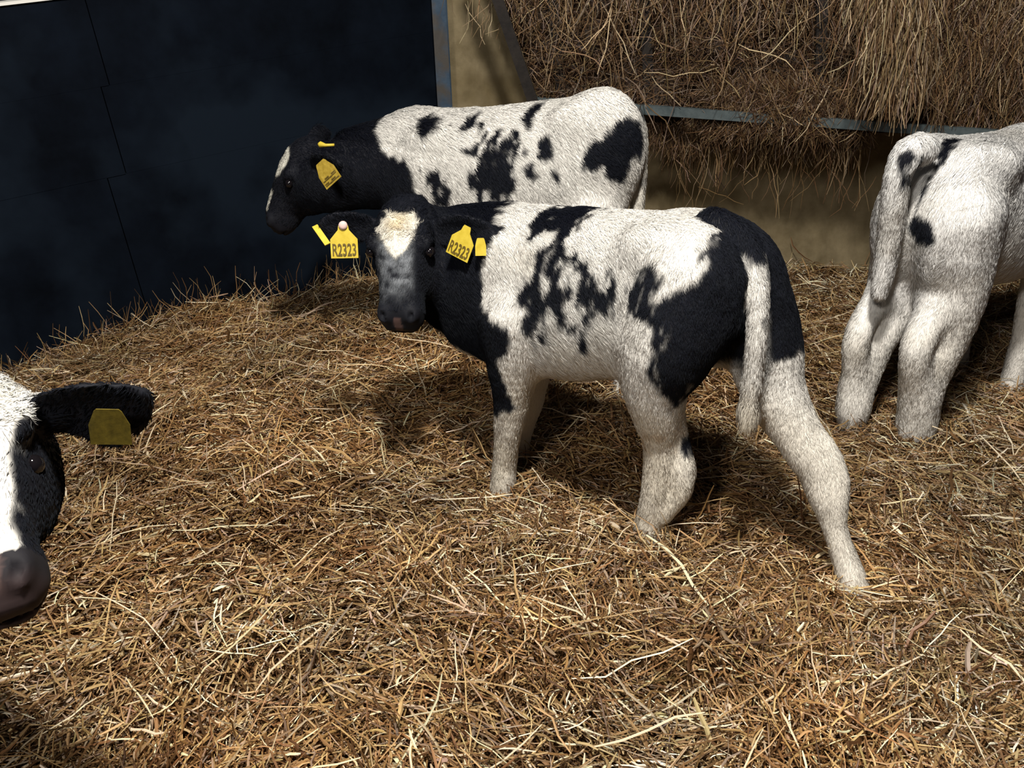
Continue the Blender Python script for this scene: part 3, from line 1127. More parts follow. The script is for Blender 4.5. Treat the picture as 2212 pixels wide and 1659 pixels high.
# ================================================================== THE CALVES
def chain_px(fr, rows):
    """rows (px, py, lateral, radius) -> body coordinates"""
    return [np.append(fr.at(a, b, c), r) for a, b, c, r in rows]


def main_calf():
    fr = Frame((0.032, 2.184, 0), math.pi - math.radians(36))
    c = Calf(fr, 'white calf with big black patches standing broadside mid pen, facing the viewer')
    st = [(0.24, 0.69, 0.45, 0.06), (0.20, 0.715, 0.385, 0.09), (0.14, 0.735, 0.345, 0.115), (0.06, 0.750, 0.33, 0.138), (-0.03, 0.755, 0.325, 0.152), (-0.13, 0.763, 0.333, 0.168),
          (-0.22, 0.770, 0.348, 0.172), (-0.32, 0.782, 0.385, 0.165), (-0.42, 0.791, 0.43, 0.155), (-0.50, 0.788, 0.47, 0.142), (-0.56, 0.765, 0.52, 0.115), (-0.60, 0.70, 0.58, 0.08)]
    pr = [trunk(st)]
    head_w = atZ(872, 452, 2.20)
    H = HeadFrame(fr.loc(head_w), fr.dirl((-0.035, -0.47, -0.88)), fr.dirl((-0.16, -0.84, 0.52)), 1.05)
    hb = H.p(0.06, 0, -0.10)
    # neck: deep at the chest, bending round towards the viewer
    pr.append(chain([(0.06, 0.02, 0.57, 0.135), (0.17, 0.045, 0.565, 0.125), (0.25, 0.09, 0.575, 0.108), (*(hb * 0.6 + np.array((0.27, 0.12, 0.6)) * 0.4), 0.092), (*hb, 0.075)], 0.06, 0.013, 'neck'))
    pr.append(chain([(0.20, 0.03, 0.635, 0.075), (*(H.p(0.03, 0.02, -0.06)), 0.055)], 0.05, 0.013, 'neck'))
    pr.append(chain([(0.10, 0.01, 0.43, 0.10), (0.20, 0.03, 0.44, 0.075), (0.26, 0.075, 0.50, 0.06)], 0.05, 0.016, 'neck'))
    # shoulders and thighs
    pr.append(ellip((0.07, 0.105, 0.55), [(1, 0, 0.35), (0, 1, 0), (-0.35, 0, 1)], (0.095, 0.060, 0.17), 0.05, 0.018))
    pr.append(ellip((0.07, -0.105, 0.55), [(1, 0, 0.35), (0, 1, 0), (-0.35, 0, 1)], (0.095, 0.060, 0.17), 0.05, 0.018))
    pr.append(ellip((-0.43, 0.075, 0.60), [(1, 0, 0.3), (0, 1, 0), (-0.3, 0, 1)], (0.15, 0.082, 0.19), 0.06, 0.018, 'thigh'))
    pr.append(ellip((-0.47, -0.075, 0.60), [(1, 0, 0.3), (0, 1, 0), (-0.3, 0, 1)], (0.15, 0.082, 0.19), 0.06, 0.018, 'thigh'))
    for s in (-1, 1):
        pr.append(ellip((-0.40, 0.10 * s, 0.735), [(1, 0, 0), (0, 1, 0), (0, 0, 1)], (0.05, 0.03, 0.03), 0.05, 0.02, 'thigh'))   # hip bones
    lf = chain_px(fr, [(1118, 690, 0.115, 0.085), (1112, 770, 0.115, 0.070), (1106, 850, 0.112, 0.050), (1101, 905, 0.108, 0.042), (1096, 945, 0.105, 0.035), (1090, 995, 0.10, 0.031),
                       (1088, 1035, 0.10, 0.034), (1084, 1075, 0.10, 0.036)])
    rf = chain_px(fr, [(1150, 700, -0.10, 0.075), (1146, 790, -0.09, 0.058), (1140, 860, -0.085, 0.044), (1128, 910, -0.08, 0.036), (1120, 960, -0.08, 0.030), (1116, 1000, -0.08, 0.033),
                       (1112, 1040, -0.08, 0.035)])
    lh = chain_px(fr, [(1490, 600, 0.085, 0.10), (1452, 730, 0.105, 0.105), (1418, 820, 0.115, 0.078), (1420, 890, 0.105, 0.060), (1426, 950, 0.09, 0.042), (1424, 1010, 0.085, 0.038),
                       (1417, 1070, 0.085, 0.036), (1404, 1120, 0.085, 0.034), (1398, 1175, 0.085, 0.038)])
    lh2 = chain_px(fr, [(1458, 905, 0.075, 0.022), (1472, 965, 0.070, 0.020), (1475, 1022, 0.068, 0.029), (1466, 1068, 0.072, 0.025), (1436, 1110, 0.080, 0.020)])
    rh = chain_px(fr, [(1600, 590, -0.085, 0.095), (1640, 720, -0.105, 0.092), (1668, 830, -0.11, 0.074), (1712, 920, -0.11, 0.058), (1762, 1005, -0.11, 0.047), (1782, 1065, -0.105, 0.039),
                       (1800, 1130, -0.10, 0.030), (1822, 1200, -0.095, 0.029), (1838, 1245, -0.09, 0.033), (1852, 1300, -0.085, 0.036)])
    rh2 = chain_px(fr, [(1735, 915, -0.12, 0.022), (1786, 975, -0.12, 0.024), (1812, 1040, -0.115, 0.022), (1808, 1110, -0.105, 0.02)])
    pr += [chain(p, 0.045, 0.011, 'leg') for p in (lf, rf, lh, rh)] + [chain(p, 0.018, 0.010, 'leg') for p in (lh2, rh2)]
    tail = chain_px(fr, [(1545, 490, 0.0, 0.04), (1592, 515, 0.0, 0.034), (1622, 560, 0.01, 0.026), (1636, 640, 0.03, 0.022), (1634, 730, 0.04, 0.020), (1624, 820, 0.04, 0.020), (1616, 900, 0.04, 0.014)])
    pr.append(chain(tail, 0.012, 0.017, 'tail'))
    pr += head_prims(H)
    eb, et = H.p(0.038, 0.058, -0.025), fr.loc(atZ(1070, 502, 2.14))
    pr.append(ear_prim(eb, et, fr.dirl((-0.20, -0.97, -0.05)), 0.047))
    eb2, et2 = H.p(0.038, -0.058, -0.025), fr.loc(atZ(690, 482, 2.20))
    pr.append(ear_prim(eb2, et2, fr.dirl((0.10, -0.97, -0.05)), 0.043))

    def coat(c):
        V = c.V
        q = H.q(V)
        hd = c.part('head', 'muzzle', 'socket')
        front = [(1112, 437), (1076, 450), (1066, 490), (1050, 545), (1034, 600), (1040, 650), (1060, 690), (1088, 702), (1104, 735), (1100, 762), (1072, 772), (1082, 800), (1096, 840), (1114, 878),
                 (1070, 894), (1046, 850), (1024, 790), (1016, 775), (1000, 752)]
        pts = [c.hit(x, y, 0.1)[[0, 2]] for x, y in front] + [np.array(p) for p in ((0.30, 0.42), (0.8, 0.35), (0.8, 0.95), (0.1, 0.95))]
        sd = poly_sd(V[:, [0, 2]], np.array(pts))
        nz = 0.010 * (vnoise(np.stack([V[:, 0] * 80, V[:, 1] * 60, V[:, 2] * 30], 1), 7))
        m = 1 - sstep(-0.006, 0.006, sd + nz)
        m = m * ~(c.part('leg') & (V[:, 1] < 0) & (V[:, 2] < 0.47))
        saddle = [(1148, 480), (1158, 462), (1195, 452), (1245, 447), (1283, 455), (1262, 478), (1240, 498), (1222, 525), (1220, 552), (1242, 545), (1262, 548), (1276, 568), (1285, 602), (1300, 618),
                  (1312, 580), (1322, 622), (1322, 670), (1302, 692), (1288, 678), (1272, 652), (1256, 662), (1262, 700), (1256, 748), (1240, 752), (1238, 728), (1224, 710), (1205, 690), (1195, 660),
                  (1178, 650), (1172, 690), (1162, 715), (1178, 745), (1168, 752), (1146, 712), (1128, 682), (1118, 655), (1130, 620), (1138, 588), (1148, 560), (1162, 540), (1182, 520), (1190, 502),
                  (1166, 508), (1148, 508)]
        s1 = c.spot(saddle, 0.13, 0.018, 0.005, 1, -0.05, 0.8)
        for hole in ([(1236, 578), (1246, 592), (1242, 622), (1232, 640), (1226, 605)], [(1226, 645), (1246, 660), (1252, 692), (1236, 694), (1226, 668)],
                     [(1166, 588), (1184, 600), (1180, 626), (1168, 618)], [(1208, 560), (1220, 566), (1214, 610), (1204, 612)]):
            s1 = s1 * (1 - c.spot(hole, 0.13, 0.012, 0.004))
        hip = [(1385, 578), (1400, 566), (1416, 566), (1426, 590), (1422, 622), (1408, 648), (1440, 640), (1480, 612), (1514, 578), (1520, 545), (1528, 505), (1558, 486), (1595, 470), ('b', -0.70, 0.80),
               ('b', -0.75, 0.62), ('b', -0.70, 0.45), ('b', -0.575, 0.40), (1512, 850), (1472, 872), (1440, 862), (1410, 840), (1396, 800), (1410, 760), (1405, 722), (1395, 692), (1366, 680),
               (1352, 652), (1356, 618), (1374, 600)]
        s2 = c.spot(hip, 0.13, 0.012, 0.007, 1, -0.03, 0.35)
        right = (V[:, 1] < 0.02) & (V[:, 0] < -0.46) & ~c.part('tail')
        z = V[:, 2] + 0.10 * (V[:, 0] + 0.6) + 0.012 * vnoise(V * 40, 9)
        s3 = right * sstep(0.475, 0.49, z) * sstep(-0.43, -0.47, V[:, 0]) * sstep(-0.012, -0.035, V[:, 1] - 0.5 * np.clip(z - 0.60, 0, 0.3))
        tl = c.part('tail')
        s4 = tl * np.maximum(sstep(0.705, 0.74, V[:, 2] + 0.02 * vnoise(V * 50, 3)),
                             0.75 * sstep(0.15, 0.4, vnoise(V * np.array((45, 45, 28)), 12)) * sstep(0.58, 0.62, V[:, 2]))
        s2 = s2 * ~tl
        s5 = c.spot([(1470, 938), (1490, 955), (1490, 985), (1476, 990), (1468, 962)], 0.07, 0.004, 0.004, 1)
        m = m * (1 - sstep(0.385, 0.365, V[:, 2] + 0.012 * vnoise(V * 45, 18)) * (V[:, 0] > 0.10) * ~c.part('leg', 'head', 'muzzle') * 0.9)
        mask = np.clip(np.maximum.reduce([m * ~tl, s1, s2, s3, s4, s5, c.part('ear') * 1.0]), 0, 1)
        blk = np.tile(BLACK, (len(V), 1))
        col = WHITE * (1 - mask[:, None]) + blk * mask[:, None]
        # warm stain on the belly, thighs and tail end
        warm = sstep(0.45, 0.30, V[:, 2]) * 0.25 + tl * sstep(0.5, 0.38, V[:, 2]) * 0.4
        warm = np.clip(warm + 0.18 * sstep(0.2, 0.7, vnoise(V * 9, 14)), 0, 0.6) * (1 - mask)
        col = col * (1 - warm[:, None] * (1 - np.array((0.95, 0.84, 0.62))))
        st = (1 - mask) * c.part('leg') * sstep(0.0, 0.5, vnoise(V * np.array((60, 60, 35)), 15)) * np.exp(-((V[:, 2] - 0.29) / 0.035) ** 2) * (V[:, 1] > 0) * (V[:, 0] < -0.3)
        col = col * (1 - 0.6 * st[:, None] * (1 - np.array((0.7, 0.5, 0.3))))
        # head: black, frosted grey down the nose, blaze with a curly crown
        face = hd & (q[:, 2] > -0.02)
        blaze = poly_sd(np.stack([q[:, 1], q[:, 0]], 1), [(-0.048, 0.040), (-0.032, 0.022), (0.0, 0.018), (0.032, 0.022), (0.046, 0.044), (0.038, 0.076), (0.022, 0.102), (0.008, 0.122), (-0.004, 0.124), (-0.020, 0.104),
                                                            (-0.036, 0.080), (-0.048, 0.060)])
        bm = face * (1 - sstep(-0.003, 0.004, blaze + 0.006 * vnoise(V * 90, 16)))
        fr_g = face * sstep(0.055, 0.030, np.abs(q[:, 1] + 0.008)) * sstep(0.24, 0.17, q[:, 0]) * sstep(0.06, 0.10, q[:, 0]) * (0.55 + 0.9 * vnoise(V * 80, 17))
        col = col * (1 - 0.8 * np.clip(fr_g, 0, 1)[:, None]) + np.array((0.21, 0.225, 0.245)) * 0.8 * np.clip(fr_g, 0, 1)[:, None]
        cream = np.exp(-((q[:, 0] - 0.042) ** 2 + q[:, 1] ** 2) / 0.028 ** 2)
        bc = np.array((0.84, 0.80, 0.70)) * (1 - cream[:, None] * (1 - np.array((0.86, 0.74, 0.56))))
        col = col * (1 - bm[:, None]) + bc * bm[:, None]
        mz = hd & (q[:, 0] > 0.262) & (np.abs(q[:, 1]) < 0.009) & (q[:, 2] > -0.035)
        col[mz] = (0.07, 0.042, 0.038)
        c.bm = bm
        return col

    def lenf(c, L):
        q = H.q(c.V)
        hd = c.part('head', 'muzzle', 'socket')
        L = np.where(hd & (q[:, 0] > 0.245), 0.0, L)
        L = np.where(hd & (q[:, 0] < 0.075) & (q[:, 2] > -0.02), 0.016, L)
        tl = c.part('tail')
        L = np.where(tl & (c.V[:, 2] < 0.42), 0.042, L)
        return L

    def curlf(c):
        q = H.q(c.V)
        hd = c.part('head')
        return hd * (q[:, 2] > -0.02) * sstep(0.085, 0.06, q[:, 0]) * 0.8
    c.body(pr, 0.0062, coat, std_comb(H), 330000, lenf, 0.40, 0.00045, curlf)
    for s in (-1, 1): c.eye(H, s)
    face = fr.dirl(unit((-0.25, -0.9, 0.25)))
    zup = np.array((0, 0, 1.0))
    # viewer's right ear: numbered plate and the short back tag
    p = fr.loc(atZ(1009, 492, 2.115))
    r = fr.dirl((1, 0, 0))
    c.ear_tag(p, fr.dirl((-0.42, -0.88, 0.2)), zup + 0.36 * r, 0.064, 0.078, 0.011, 'R2323', None, 'yellow numbered tag in the ear at the right of the face', button=False)
    p = fr.loc(atZ(1038, 516, 2.095))
    c.ear_tag(p, fr.dirl((0.05, -0.95, 0.2)), zup, 0.026, 0.040, 0.009, None, None, 'narrow yellow back tag behind the numbered one', button=False)
    # viewer's left ear
    p = fr.loc(atZ(741, 487, 2.165))
    c.ear_tag(p, fr.dirl((0.06, -0.95, 0.22)), zup, 0.067, 0.080, 0.012, 'R2323', None, 'yellow numbered tag in the ear at the left of the face')
    a0, a1 = fr.loc(atZ(680, 488, 2.21)), fr.loc(atZ(708, 528, 2.18))
    V, F = box_between(a0, a1, 0.015, 0.003, r)
    o = link('ear_tag', mesh_np('ear_tag', V, F), c.root, [M_TAG])
    o['label'] = 'yellow back tag strip beside the left numbered tag'
    return c


def far_calf():
    fr = Frame((0.02, 2.86, 0), math.pi - math.radians(13))
    c = Calf(fr, 'bigger white calf with black head lowered, side-on behind the middle calf')
    A = lambda px, py, l=0.0: fr.at(px, py, l)
    S = []
    for px, top, bot, hw in [(872, 262, 470, 0.10), (910, 246, 500, 0.135), (960, 240, 520, 0.155), (1030, 236, 535, 0.175), (1110, 228, 540, 0.195), (1180, 220, 530, 0.195), (1250, 214, 505, 0.18),
                             (1310, 222, 470, 0.16), (1330, 236, 440, 0.135), (1352, 268, 410, 0.095)]:
        a, b = A(px, top), A(px, bot)
        S.append((a[0], a[2], b[2], hw))
    pr = [trunk(S, fur=0.019)]
    cen = lambda px, py, l, r: np.append(A(px, py, l), r)
    pr.append(chain([cen(930, 370, 0, 0.16), cen(860, 365, 0.02, 0.135), cen(790, 372, 0.04, 0.115), cen(730, 385, 0.06, 0.10), cen(690, 395, 0.06, 0.085)], 0.06, 0.014, 'neck'))
    pr.append(chain([cen(900, 290, 0, 0.07), cen(830, 305, 0.02, 0.06), cen(760, 320, 0.04, 0.055)], 0.05, 0.014, 'neck'))
    pr.append(ellip(A(925, 400, 0.12), [(1, 0, 0.3), (0, 1, 0), (-0.3, 0, 1)], (0.12, 0.06, 0.19), 0.06, 0.017))
    pr.append(ellip(A(925, 400, -0.12), [(1, 0, 0.3), (0, 1, 0), (-0.3, 0, 1)], (0.12, 0.06, 0.19), 0.06, 0.017))
    for s in (-1, 1):
        pr.append(ellip(A(1282, 345, 0.085 * s), [(1, 0, 0.25), (0, 1, 0), (-0.25, 0, 1)], (0.15, 0.085, 0.21), 0.06, 0.017, 'thigh'))
        pr.append(ellip(A(1245, 262, 0.11 * s), np.eye(3), (0.06, 0.035, 0.035), 0.06, 0.018, 'thigh'))
        x0 = A(1108, 400, 0)[0]
        pr.append(chain([(x0, 0.12 * s, 0.50, 0.09), (x0 - 0.01, 0.12 * s, 0.38, 0.065), (x0 + 0.01, 0.11 * s, 0.27, 0.048), (x0 + 0.01, 0.11 * s, 0.12, 0.036), (x0 + 0.02, 0.11 * s, 0.02, 0.042)], 0.05, 0.011, 'leg'))
        x1 = A(1345, 345, 0)[0] - 0.02 * s
        pr.append(chain([(x1 + 0.10, 0.10 * s, 0.60, 0.10), (x1 + 0.07, 0.115 * s, 0.44, 0.080), (x1 - 0.05, 0.12 * s, 0.32, 0.056), (x1 - 0.09, 0.12 * s, 0.24, 0.046), (x1 - 0.06, 0.12 * s, 0.12, 0.036),
                         (x1 - 0.04, 0.12 * s, 0.02, 0.042)], 0.05, 0.011, 'leg'))
    pr.append(chain([cen(1335, 250, 0, 0.04), cen(1364, 262, 0.02, 0.034), cen(1378, 305, 0.03, 0.027), cen(1380, 370, 0.03, 0.023), cen(1377, 430, 0.03, 0.022), cen(1374, 490, 0.03, 0.02), cen(1372, 540, 0.03, 0.014)], 0.015, 0.017, 'tail'))
    # head lowered in profile, nose down to the left
    poll = A(660, 314, 0.05)
    u = A(578, 502, 0.07) - poll
    H = HeadFrame(poll, u, unit(fr.dirl((-0.90, -0.30, 0.35))), 1.10)
    pr += head_prims(H)
    pr.append(chain([cen(720, 385, 0.06, 0.095), (*H.p(0.07, 0, -0.10), 0.07)], 0.05, 0.012, 'neck'))
    eb, et = H.p(0.035, 0.060, -0.03), fr.loc(fr.wor(A(752, 345, 0.22)))
    pr.append(ear_prim(H.p(0.03, 0.058, -0.03), A(735, 352, 0.24), fr.dirl((-0.5, -0.7, -0.3)), 0.05))
    pr.append(ear_prim(H.p(0.03, -0.058, -0.03), A(712, 285, -0.16), fr.dirl((-0.9, -0.3, -0.2)), 0.05))

    def coat(c):
        V = c.V
        q = H.q(V)
        hd = c.part('head', 'muzzle', 'socket')
        line = [(806, 285), (822, 318), (846, 336), (872, 342), (886, 366), (892, 402), (908, 440), (922, 475)]
        pts = [c.hit(x, y, 0.1)[[0, 2]] for x, y in line] + [np.array(p) for p in ((0.42, 0.45), (0.42, 0.2), (1.6, 0.2), (1.6, 1.3), (pts0[0] if False else c.hit(806, 285)[0], 1.3))]
        sd = poly_sd(V[:, [0, 2]], np.array(pts))
        m = 1 - sstep(-0.006, 0.006, sd + 0.014 * vnoise(np.stack([V[:, 0] * 70, V[:, 1] * 50, V[:, 2] * 22], 1), 7))
        legs = c.part('leg')
        m = m * ~(legs & (V[:, 2] < 0.45))
        polys = [([(893, 258), (915, 248), (938, 254), (942, 275), (926, 286), (912, 300), (898, 290)], 0.006),
                 ([(985, 272), (1005, 255), (1032, 245), (1028, 270), (1010, 280), (985, 286)], 0.006), ([(1026, 264), (1042, 258), (1046, 270), (1035, 283)], 0.006),
                 ([(1046, 285), (1075, 285), (1095, 298), (1120, 305), (1128, 325), (1120, 352), (1108, 372), (1110, 412), (1098, 442), (1080, 438), (1040, 432), (1020, 415), (1014, 380), (1035, 360), (1040, 330),
                   (1026, 310), (1036, 290)], 0.034),
                 ([(996, 322), (1020, 314), (1026, 336), (1002, 338)], 0.010),
                 ([(1126, 255), (1140, 232), (1160, 222), (1178, 220), (1152, 250), (1146, 275), (1136, 290), (1128, 270)], 0.005),
                 ([(1165, 300), (1185, 290), (1200, 310), (1196, 345), (1175, 350), (1160, 335)], 0.014), ([(1120, 355), (1150, 350), (1162, 382), (1150, 392), (1130, 380)], 0.016),
                 ([(1186, 360), (1200, 374), (1206, 392), (1190, 386)], 0.010),
                 ([(1270, 310), (1300, 298), (1320, 268), (1345, 254), (1372, 258), (1390, 282), (1384, 330), (1366, 352), (1346, 392), (1310, 388), (1300, 360), (1275, 372), (1256, 360), (1262, 330)], 0.010),
                 ([(915, 365), (945, 368), (962, 410), (974, 442), (940, 442), (925, 400)], 0.026)]
        ms = [m] + [c.spot(p, 0.15, s, 0.005, 1, -0.03, min(1.0, s * 34)) for p, s in polys]
        mask = np.maximum.reduce(ms)
        tl = c.part('tail')
        mask = np.where(tl, sstep(0.865, 0.89, V[:, 2]) * 0.9 + 0.5 * sstep(0.35, 0.5, vnoise(V * 40, 12)), mask)
        col = WHITE * (1 - mask[:, None]) + BLACK * mask[:, None]
        tw = tl * 0.3 * (1 - mask)
        col = col * (1 - tw[:, None] * (1 - np.array((0.8, 0.75, 0.6))))
        face = hd & (q[:, 2] > 0.0)
        b = poly_sd(np.stack([q[:, 1], q[:, 0]], 1), [(-0.03, 0.04), (0.0, 0.03), (0.03, 0.04), (0.040, 0.07), (0.03, 0.10), (0.01, 0.12), (-0.01, 0.12), (-0.03, 0.10), (-0.04, 0.07)])
        bm = face * (1 - sstep(-0.003, 0.004, b))
        nz = face & (q[:, 0] > 0.17) & (q[:, 0] < 0.235) & (np.abs(q[:, 1]) < 0.018)
        bm = np.maximum(bm, nz * 1.0)
        return col * (1 - bm[:, None]) + np.array((0.80, 0.78, 0.68)) * bm[:, None]

    def lenf(c, L):
        q = H.q(c.V)
        L = np.where(c.part('head', 'muzzle') & (q[:, 0] > 0.245), 0.0, L)
        up = (c.V[:, 2] > 0.80) & (c.V[:, 0] > 0.15)
        return np.where(up, 0.028, L)
    c.body(pr, 0.0075, coat, std_comb(H), 220000, lenf, 0.40, 0.00055)
    for s in (-1, 1): c.eye(H, s)
    zup = np.array((0, 0, 1.0))
    r = fr.dirl((1, 0, 0))
    c.ear_tag(A(692, 352, 0.27), fr.dirl((-0.35, -0.9, 0.2)), zup - 0.85 * r * -1.0 * -1.0, 0.066, 0.075, 0.020, '-=-=\n=-=-', M_TAGDARK, 'dull yellow tag hanging from the near ear', button=False, textsize=0.62)
    a = [A(692, 312, 0.20), A(704, 314, 0.20), A(722, 313, 0.20)]
    me = tube_mesh('ear_tag', [a[0] - (a[1] - a[0]) * 0.4, a[0], a[1], a[2]], [0.004, 0.010, 0.005, 0.004], 10)
    link('ear_tag', me, c.root, [M_TAG])['label'] = 'small yellow tag stud on top of the ear'
    return c


def right_calf():
    fr = Frame((1.145, 2.415, 0), math.radians(40))
    c = Calf(fr, 'nearly all white calf seen from behind at the right edge, tail hanging')
    A = lambda px, py, l=0.0: fr.at(px, py, l)
    cen = lambda px, py, l, r: np.append(A(px, py, l), r)
    st = [(-0.04, 0.77, 0.66, 0.06), (0.0, 0.825, 0.58, 0.10), (0.06, 0.857, 0.53, 0.135), (0.14, 0.866, 0.48, 0.155), (0.24, 0.86, 0.43, 0.175), (0.36, 0.85, 0.40, 0.19), (0.50, 0.845, 0.385, 0.19),
          (0.62, 0.86, 0.39, 0.165), (0.72, 0.85, 0.42, 0.13), (0.80, 0.80, 0.48, 0.09)]
    pr = [trunk(st)]
    for s in (-1, 1):
        pr.append(ellip((0.06, 0.070 * s - 0.008, 0.66), [(1, 0, -0.2), (0, 1, 0), (0.2, 0, 1)], (0.14, 0.078, 0.20), 0.06, 0.018, 'thigh'))
        pr.append(ellip((0.17, 0.11 * s, 0.81), np.eye(3), (0.06, 0.04, 0.035), 0.06, 0.018, 'thigh'))
        pr.append(ellip((0.70, 0.11 * s, 0.58), np.eye(3), (0.10, 0.06, 0.17), 0.06, 0.017))
        pr.append(chain([(0.70, 0.11 * s, 0.52, 0.085), (0.69, 0.11 * s, 0.40, 0.06), (0.70, 0.10 * s, 0.27, 0.045), (0.70, 0.10 * s, 0.12, 0.034), (0.71, 0.10 * s, -0.03, 0.04)], 0.05, 0.011, 'leg'))
    lh = chain_px(fr, [(1965, 480, 0.065, 0.090), (1948, 590, 0.075, 0.088), (1920, 670, 0.085, 0.074), (1886, 740, 0.09, 0.060), (1868, 800, 0.09, 0.050), (1852, 850, 0.088, 0.044), (1842, 900, 0.087, 0.042),
                       (1836, 950, 0.087, 0.044)])
    lh2 = chain_px(fr, [(1900, 640, 0.085, 0.036), (1863, 700, 0.088, 0.036), (1848, 745, 0.09, 0.036), (1845, 810, 0.09, 0.034), (1838, 880, 0.09, 0.034)])
    rh = chain_px(fr, [(2070, 470, -0.085, 0.11), (2062, 590, -0.09, 0.098), (2042, 690, -0.09, 0.084), (2014, 770, -0.088, 0.068), (1997, 830, -0.087, 0.058), (1988, 890, -0.087, 0.050), (1980, 940, -0.087, 0.047),
                       (1976, 990, -0.087, 0.048)])
    rh2 = chain_px(fr, [(2015, 670, -0.085, 0.042), (1985, 735, -0.085, 0.042), (1976, 780, -0.085, 0.041), (1978, 850, -0.085, 0.038), (1974, 920, -0.085, 0.038)])
    pr += [chain(p, 0.045, 0.013, 'leg') for p in (lh, rh)] + [chain(p, 0.05, 0.012, 'leg') for p in (lh2, rh2)]
    tail = chain_px(fr, [(1990, 322, 0.0, 0.040), (1960, 336, 0.005, 0.036), (1940, 378, 0.01, 0.031), (1930, 440, 0.015, 0.030), (1922, 510, 0.02, 0.030), (1910, 580, 0.025, 0.028), (1900, 630, 0.025, 0.020)])
    pr.append(chain(tail, 0.032, 0.017, 'tail'))
    # neck and head reach on to the right, beyond the picture
    pr.append(chain([(0.72, 0, 0.66, 0.15), (0.86, -0.02, 0.70, 0.12), (0.98, -0.03, 0.76, 0.10), (1.06, -0.03, 0.80, 0.08)], 0.06, 0.014, 'neck'))
    H = HeadFrame((1.06, -0.03, 0.88), (0.72, 0, -0.69), (0.69, 0, 0.72), 1.05)
    pr += head_prims(H)
    for s in (-1, 1):
        pr.append(ear_prim(H.p(0.03, 0.058 * s, -0.03), H.p(0.01, 0.21 * s, -0.05), np.array((0.8, 0.1 * s, -0.3)), 0.05))

    def coat(c):
        V = c.V
        tl = c.part('tail')
        crease = [(1938, 328), (1962, 324), (1988, 336), (1972, 356), (1962, 400), (1978, 462), (2008, 480), (2022, 520), (1992, 532), (1966, 492), (1950, 432), (1944, 365)]
        pts = np.array([c.hit(x, y, -0.02)[[1, 2]] for x, y in crease])
        sd = poly_sd(V[:, [1, 2]], pts)
        m = (1 - sstep(-0.005, 0.005, sd + 0.012 * vnoise(V * np.array((70, 70, 30)), 7))) * (V[:, 0] < 0.12) * ~(tl & (V[:, 2] < 0.78))
        q = H.q(V)
        hm = sstep(0.86, 0.92, V[:, 0] + 0.04 * vnoise(V * 12, 6))
        mask = np.maximum(m, hm)
        col = np.array((0.83, 0.82, 0.80)) * (1 - mask[:, None]) + BLACK * mask[:, None]
        warm = np.clip(sstep(0.5, 0.25, V[:, 2]) * 0.25 + 0.15 * sstep(0.2, 0.6, vnoise(V * 8, 14)), 0, 0.5) * (1 - mask)
        return col * (1 - warm[:, None] * (1 - np.array((0.95, 0.86, 0.68))))
    c.body(pr, 0.0068, coat, std_comb(H), 220000, lambda c, L: np.where(c.part('muzzle'), 0, L), 0.40, 0.0005)
    for s in (-1, 1): c.eye(H, s)
    return c


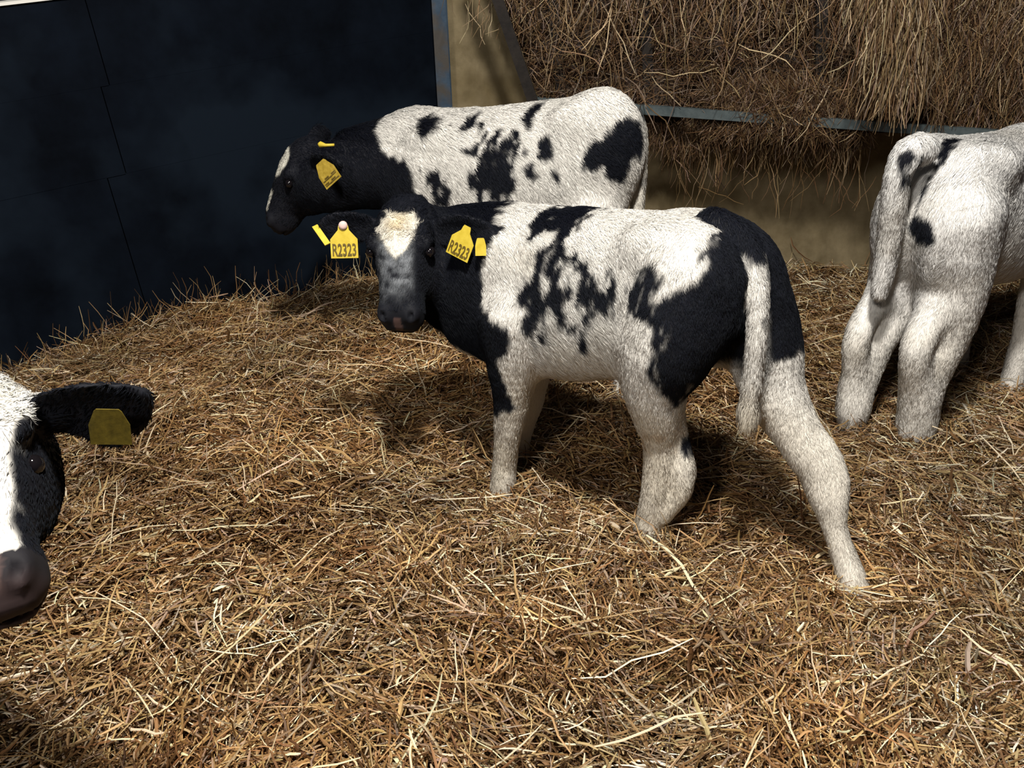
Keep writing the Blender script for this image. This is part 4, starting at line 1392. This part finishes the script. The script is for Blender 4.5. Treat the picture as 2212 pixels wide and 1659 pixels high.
def left_calf():
    fr = Frame((-1.12, 1.18, 0), math.radians(-12))
    c = Calf(fr, 'calf reaching in at the left edge, white blaze and black ear, nose down')
    poll_w = atZ(-104, 842, 1.12)
    u_w = atZ(-14, 1318, 1.00) - poll_w
    H = HeadFrame(fr.loc(poll_w), fr.dirl(u_w), fr.dirl((0.30, -0.80, 0.45)), np.linalg.norm(u_w) / 0.285)
    H.eye_t, H.eye_s, H.eye_n = 0.122, 0.0665, -0.012
    st = [(-0.72, 0.66, 0.52, 0.07), (-0.66, 0.73, 0.48, 0.11), (-0.56, 0.76, 0.44, 0.145), (-0.40, 0.76, 0.38, 0.165), (-0.22, 0.75, 0.335, 0.175), (-0.06, 0.745, 0.325, 0.155), (0.04, 0.73, 0.34, 0.125), (0.10, 0.69, 0.40, 0.09)]
    pr = [trunk(st)]
    for s in (-1, 1):
        pr.append(ellip((-0.02, 0.105 * s, 0.54), np.eye(3), (0.09, 0.06, 0.17), 0.05, 0.016))
        pr.append(ellip((-0.56, 0.085 * s, 0.58), np.eye(3), (0.14, 0.08, 0.19), 0.06, 0.016, 'thigh'))
        pr.append(chain([(-0.02, 0.11 * s, 0.48, 0.08), (-0.03, 0.11 * s, 0.36, 0.058), (-0.02, 0.10 * s, 0.24, 0.044), (-0.02, 0.10 * s, 0.10, 0.032), (-0.01, 0.10 * s, -0.04, 0.037)], 0.05, 0.011, 'leg'))
        pr.append(chain([(-0.56, 0.10 * s, 0.52, 0.10), (-0.52, 0.11 * s, 0.40, 0.075), (-0.61, 0.11 * s, 0.29, 0.052), (-0.65, 0.11 * s, 0.22, 0.043), (-0.62, 0.11 * s, 0.10, 0.033), (-0.60, 0.11 * s, -0.04, 0.038)], 0.05, 0.011, 'leg'))
    pr.append(chain([(-0.68, 0, 0.72, 0.035), (-0.75, 0, 0.66, 0.028), (-0.77, 0, 0.5, 0.024), (-0.77, 0, 0.32, 0.018)], 0.02, 0.016, 'tail'))
    hb = H.p(0.06, 0, -0.09)
    pr.append(chain([(0.0, 0, 0.58, 0.14), (0.12, -0.01, 0.60, 0.12), (*(hb * 0.6 + np.array((0.12, -0.01, 0.60)) * 0.4), 0.095), (*hb, 0.075)], 0.06, 0.013, 'neck'))
    pr += head_prims(H)
    eb = H.p(0.05, 0.060, -0.02)
    et = fr.loc(atZ(320, 850, 1.10))
    pr.append(chain([(*eb, 0.024), (*(eb * 0.68 + et * 0.32), 0.018)], 0.03, 0.010, 'head'))
    pr.append(ear_prim(eb * 0.86 + et * 0.14, et, fr.dirl((0.12, -0.93, -0.42)), 0.066, 0.010))
    pr.append(ear_prim(H.p(0.04, -0.060, -0.02), H.p(0.03, -0.22, -0.03), H.n - 0.3 * H.u, 0.048, 0.010))

    def coat(c):
        V = c.V
        q = H.q(V)
        hd = c.part('head', 'muzzle', 'socket')
        edge = np.interp(q[:, 0], (-0.03, 0.0, 0.03, 0.07, 0.085, 0.11, 0.14, 0.18, 0.21, 0.24), (0.060, 0.086, 0.098, 0.090, 0.072, 0.056, 0.050, 0.044, 0.040, 0.038))
        bl = hd * sstep(0.004, -0.004, np.abs(q[:, 1]) - edge + 0.006 * vnoise(V * 60, 5)) * (q[:, 2] > -0.03)
        body = 0.0 + sstep(0.05, -0.05, vnoise(V * 5, 61))
        mask = np.where(V[:, 0] < 0.0, body, 1.0) * (1 - bl)
        col = WHITE * (1 - mask[:, None]) + BLACK * mask[:, None]
        dirt = bl * 0.35 * sstep(-0.2, 0.6, vnoise(V * 26, 62)) * sstep(0.13, 0.06, q[:, 0])
        col = col * (1 - dirt[:, None] * (1 - np.array((0.62, 0.58, 0.42))))
        mz = hd & (q[:, 0] > 0.236)
        dk = sstep(0.006, 0.024, q[:, 1] + 0.006 * vnoise(V * 50, 66))[:, None]
        pink = np.array((0.31, 0.19, 0.165)) * (1 - dk) + np.array((0.012, 0.011, 0.014)) * dk
        low = sstep(0.250, 0.280, q[:, 0])[:, None]
        pink = pink * (1 - low) + np.array((0.035, 0.022, 0.022)) * low
        col[mz] = pink[mz]
        return col

    def lenf(c, L):
        q = H.q(c.V)
        hd = c.part('head', 'muzzle', 'socket')
        L = np.where(hd & (q[:, 0] > 0.236), 0.0, L)
        return np.where(hd & (q[:, 0] < 0.085) & (q[:, 2] > -0.02), 0.020, L)

    def curlf(c):
        q = H.q(c.V)
        return c.part('head') * (q[:, 2] > -0.02) * sstep(0.10, 0.06, q[:, 0]) * 0.7
    c.body(pr, 0.0068, coat, std_comb(H), 130000, lenf, 0.4, 0.0005, curlf)
    for s in (-1, 1): c.eye(H, s, 0.003)
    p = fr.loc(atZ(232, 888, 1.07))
    c.ear_tag(p, fr.dirl((0.15, -0.9, -0.1)), np.array((0.12, 0, 1.0)), 0.048, 0.050, 0.016, None, M_TAGSHADE, 'yellow ear tag coloured dark for the shade under the black ear', button=False)
    return c


setting()
hay_rack()
hay()
main_calf()
far_calf()
right_calf()
left_calf()
bedding()
